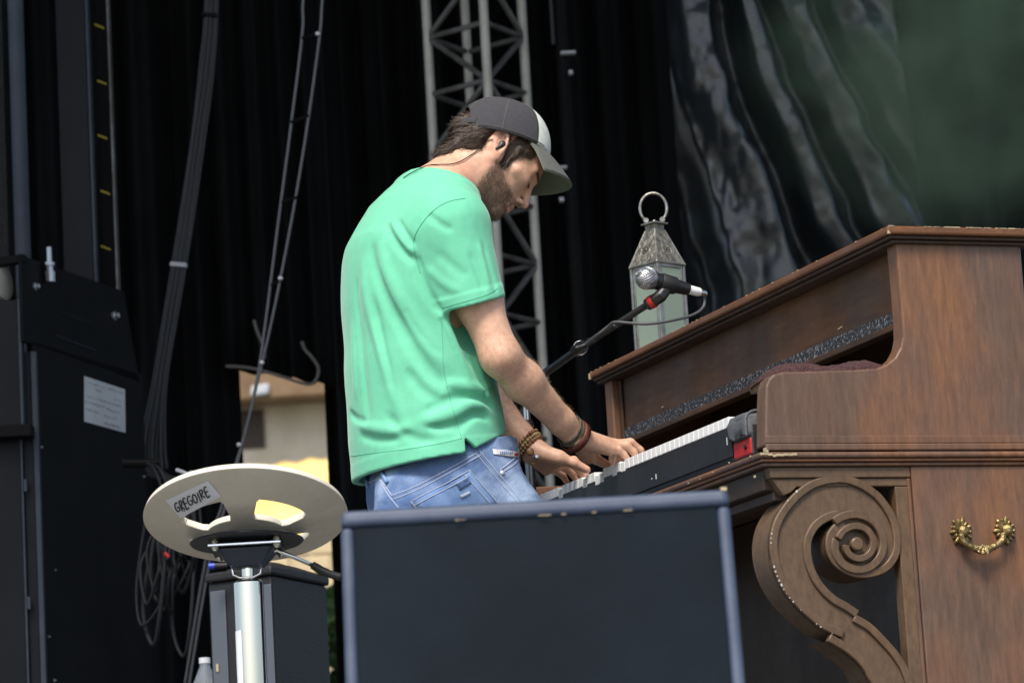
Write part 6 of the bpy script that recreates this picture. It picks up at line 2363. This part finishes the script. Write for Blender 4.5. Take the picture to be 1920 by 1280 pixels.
for i in idx:
    p = hp_[i]
    q = ((p - EAR) @ HR) / HS
    if np.dot(p - CC, CU) > 0.004 and q[0] > -0.092: continue
    h = bvh_h.find_nearest(Vector(p))
    n_ = np.array(h[1])
    if n_ @ (p - (EAR + HR @ np.array([-0.03, 0, 0.01]))) < 0: n_ = -n_
    flow = -HR[:, 0] * 0.75 - HR[:, 2] * 0.75 + HR[:, 1] * hr.normal() * 0.25
    if q[0] > 0.005: flow = -HR[:, 2] + HR[:, 0] * 0.1
    if q[0] < -0.095 and q[2] > 0.0: flow = -HR[:, 0] * 0.7 + HR[:, 2] * 0.3 + hr.normal(size=3) * 0.4
    flow = flow + hr.normal(size=3) * 0.18
    flow = flow - (flow @ n_) * n_
    flow /= np.linalg.norm(flow)
    rp.append(p); rn.append(n_); rd.append(flow + n_ * 0.12); rl.append(hr.uniform(0.012, 0.032) * (0.55 if q[0] < -0.095 and q[2] > 0 else 1))
hs_ = strands('hair_strands', rp, rn, rd, rl, 0.0006, 'hair', hair)
hs_['kind'] = 'stuff'
# beard stubble as short strands
bi = np.where((BEARD > 0.35))[0]
bi = hr.choice(bi, min(3000, len(bi)), replace=False)
nrm = np.zeros((len(me_v := person.data.vertices), 3))
nn = np.empty(len(pos) * 3, np.float32); person.data.vertices.foreach_get('normal', nn); nn = nn.reshape(-1, 3)
rp, rn, rd, rl = [], [], [], []
for i in bi:
    n_ = nn[i].astype(float)
    flow = -HR[:, 2] * 0.9 + HR[:, 0] * 0.25 + hr.normal(size=3) * 0.3
    flow = flow - (flow @ n_) * n_
    flow /= np.linalg.norm(flow)
    rp.append(pos[i]); rn.append(n_); rd.append(flow * 0.8 + n_ * 0.55); rl.append(hr.uniform(0.004, 0.009))
MT('beard', (0.060, 0.038, 0.026), 0.6, col2=(0.13, 0.085, 0.055), scale=200)
bs = strands('beard', rp, rn, rd, rl, 0.00035, 'beard', person)
bs['kind'] = 'stuff'
# fine arm hair
fa = np.where((np.minimum(cap(pos, R_EL, R_WR, 0.046, 0.034), cap(pos, L_EL, L_WR, 0.046, 0.034)) < 0))[0]
rp, rn, rd, rl = [], [], [], []
axr = (R_WR - R_EL) / np.linalg.norm(R_WR - R_EL)
for i in hr.choice(fa, min(3600, len(fa)), replace=False):
    n_ = nn[i].astype(float)
    if n_[2] < -0.35: continue
    flow = axr + hr.normal(size=3) * 0.35 - ZZ * 0.3
    flow = flow - (flow @ n_) * n_
    flow /= np.linalg.norm(flow)
    rp.append(pos[i]); rn.append(n_); rd.append(flow * 0.8 + n_ * 0.5); rl.append(hr.uniform(0.006, 0.014))
MT('arm_hair', (0.26, 0.17, 0.08), 0.5)
ah = strands('arm_hair', rp, rn, rd, rl, 0.00016, 'arm_hair', person)
ah['kind'] = 'stuff'
# brow hairs and lashes
rp, rn, rd, rl = [], [], [], []
bi = np.where(headm & (np.abs(z - 0.0235 + 0.12 * (y - 0.03)) < 0.004) & (y > 0.010) & (y < 0.05) & (x > 0.05))[0]
for i in hr.choice(bi, min(260, len(bi)), replace=False):
    n_ = nn[i].astype(float)
    sgn = 1 if q[0] > 0 else 1
    sd = np.sign(((pos[i] - EAR) @ HR)[1])
    flow = HR[:, 1] * sd * 0.9 - HR[:, 0] * 0.3 + hr.normal(size=3) * 0.2
    flow -= (flow @ n_) * n_; flow /= np.linalg.norm(flow)
    rp.append(pos[i]); rn.append(n_); rd.append(flow + n_ * 0.3); rl.append(hr.uniform(0.005, 0.009))
for k in range(60):
    p = H(0.092, -0.033 + hr.uniform(-0.013, 0.013), -0.009)
    h = body_bvh.find_nearest(Vector(p))
    n_ = np.array(h[1])
    fl = HR[:, 0] * 0.8 - HR[:, 2] * 0.6 + HR[:, 1] * hr.normal() * 0.15
    rp.append(np.array(h[0])); rn.append(n_); rd.append(fl); rl.append(hr.uniform(0.006, 0.009))
eb = strands('eyebrows', rp, rn, rd, rl, 0.0004, 'hair', person)
eb['kind'] = 'stuff'
# fringe of dark hair under the brim by the temple
rp, rn, rd, rl = [], [], [], []
for k in range(620):
    s_ = -1
    p = H(hr.uniform(-0.002, 0.055), s_ * hr.uniform(0.055, 0.074), hr.uniform(0.032, 0.052))
    h = body_bvh.find_nearest(Vector(p))
    n_ = np.array(h[1])
    flow = -HR[:, 2] * 0.9 + HR[:, 0] * hr.uniform(-0.4, 0.3) + hr.normal(size=3) * 0.15
    flow -= (flow @ n_) * n_; flow /= np.linalg.norm(flow)
    rp.append(np.array(h[0])); rn.append(n_); rd.append(flow + n_ * 0.1); rl.append(hr.uniform(0.008, 0.016))
fs_ = strands('fringe', rp, rn, rd, rl, 0.0006, 'hair', hair)
fs_['kind'] = 'stuff'

# ------------------------------------------------------------------ in-ear monitor
ec = EAR + HR @ (np.array([-0.016, -0.079, -0.002]) * HS)
q_ = lambda p, c_, r_: ell(p, c_, r_, HR)
f = lambda p: smin(ell(p, ec + HR @ np.array([0.002, -0.001, 0.001]), (0.0085, 0.006, 0.0085), HR), cap(p, ec + HR @ np.array([0.001, -0.002, -0.002]), ec + HR @ np.array([-0.001, -0.004, -0.016]), 0.004, 0.0028), 0.003)
a_, b2 = sdf_mesh(f, ec - 0.03, ec + 0.03, 0.0015, 3)
ep = link('earphone', np_mesh('earphone', a_, b2, PB), 'mic_black', person, PB, smooth=True)
pts = []
for px, py in ((924, 262), (915, 266), (908, 273), (895, 284), (880, 294), (862, 305), (845, 310), (825, 311), (806, 312), (790, 318), (772, 327), (758, 336)):
    best = None
    for bv in (body_bvh, bvh_h, shirt_bvh):
        c_ = cast(bv, px, py, 0.003)
        if c_ is not None and (best is None or np.linalg.norm(c_ - CAM) < np.linalg.norm(best - CAM)): best = c_
    if best is not None: pts.append(best)
if len(pts) > 3:
    MB().tube(spline(pts, 60), 0.0011, 6).build('earphone_wire', 'mic_black', ep, smooth=True)

# ------------------------------------------------------------------ bracelets
MT('leather_brown', (0.10, 0.022, 0.012), 0.5, bump=0.2, bscale=200)
MT('leather_dark', (0.035, 0.028, 0.022), 0.6, col2=(0.09, 0.075, 0.05), scale=120)
MT('cord_gold', (0.30, 0.22, 0.09), 0.6)
MT('bead_brown', (0.16, 0.065, 0.03), 0.5, col2=(0.30, 0.16, 0.06), scale=60)
def wrist_ring(a, b_, t, rad, tilt=(0, 0, 0), n=36):
    c = lerp(a, b_, t)
    ax = (b_ - a) / np.linalg.norm(b_ - a) + np.asarray(tilt)
    ax /= np.linalg.norm(ax)
    x = np.cross(ax, ZZ); x /= np.linalg.norm(x); y_ = np.cross(ax, x)
    return c, ax, [c + rad * (math.cos(k) * x + math.sin(k) * y_) for k in np.linspace(0, 2 * math.pi, n + 1)[:-1]]
for k, (t, mm, r_) in enumerate(((0.915, 'leather_dark', 0.0022), (0.932, 'leather_dark', 0.0026), (0.95, 'cord_gold', 0.0018), (0.965, 'leather_dark', 0.0024), (0.978, 'steel_dark', 0.002))):
    c, ax, rg = wrist_ring(R_EL, R_WR, t, 0.0305 - 0.0006 * k, (0.10, 0, 0.18 - 0.03 * k))
    MB().tube(rg, r_, 8, closed=True).build('bracelet', mm, person, smooth=True)
c, ax, rg = wrist_ring(R_EL, R_WR, 1.00, 0.0335, (0.12, 0, 0.10))
band = MB()
for s in (0,):
    inn = [p for p in rg]
    n_ = len(rg)
    vs = [p - ax * 0.0075 for p in rg] + [p + ax * 0.0075 for p in rg]
    band.add(vs, [(i, (i + 1) % n_, n_ + (i + 1) % n_, n_ + i) for i in range(n_)])
band.build('leather_bracelet', 'leather_brown', person, smooth=True, solid=0.003, recalc=False)
c, ax, rg = wrist_ring(R_EL, R_WR, 0.945, 0.032, (0.10, 0, 0.15))
st_ = cast(body_bvh, 1063, 842, 0.006)
if st_ is not None:
    MB().lathe(st_, (0.1, -1, 0), [(0.0062, -0.004), (0.0062, 0.001), (0.004, 0.003)], 16).build('bracelet_stud', 'silver', person, smooth=40)
# left wrist: strings of beads
for k, (t, rad, mm) in enumerate(((0.88, 0.0318, 'bead_brown'), (0.915, 0.0310, 'cord_gold'), (0.95, 0.0302, 'bead_brown'))):
    c, ax, rg = wrist_ring(L_EL, L_WR, t, rad, (0.05, 0, 0.12), n=26)
    bd = MB()
    for i, p in enumerate(rg):
        s = 0.0036 + 0.0012 * ((i * 7 + k) % 3) / 2
        bd.lathe(p - ax * s, ax, [(s * 0.3, 0), (s * 0.9, s * 0.5), (s, s), (s * 0.9, s * 1.5), (s * 0.3, s * 2)], 8)
    bo = bd.build('bead_bracelet', mm, person, smooth=60)
for px, py, s, mm in ((996, 846, 0.0085, 'bead_brown'), (1007, 855, 0.006, 'silver'), (1000, 866, 0.004, 'cord_gold')):
    p = cast(body_bvh, px, py, 0.004)
    if p is not None:
        MB().lathe(p, (0.1, -1, 0.1), [(s * 0.8, -0.005), (s, -0.002), (s * 0.9, 0.002), (s * 0.5, 0.004)], 16).build('bracelet_stone', mm, person, smooth=40)
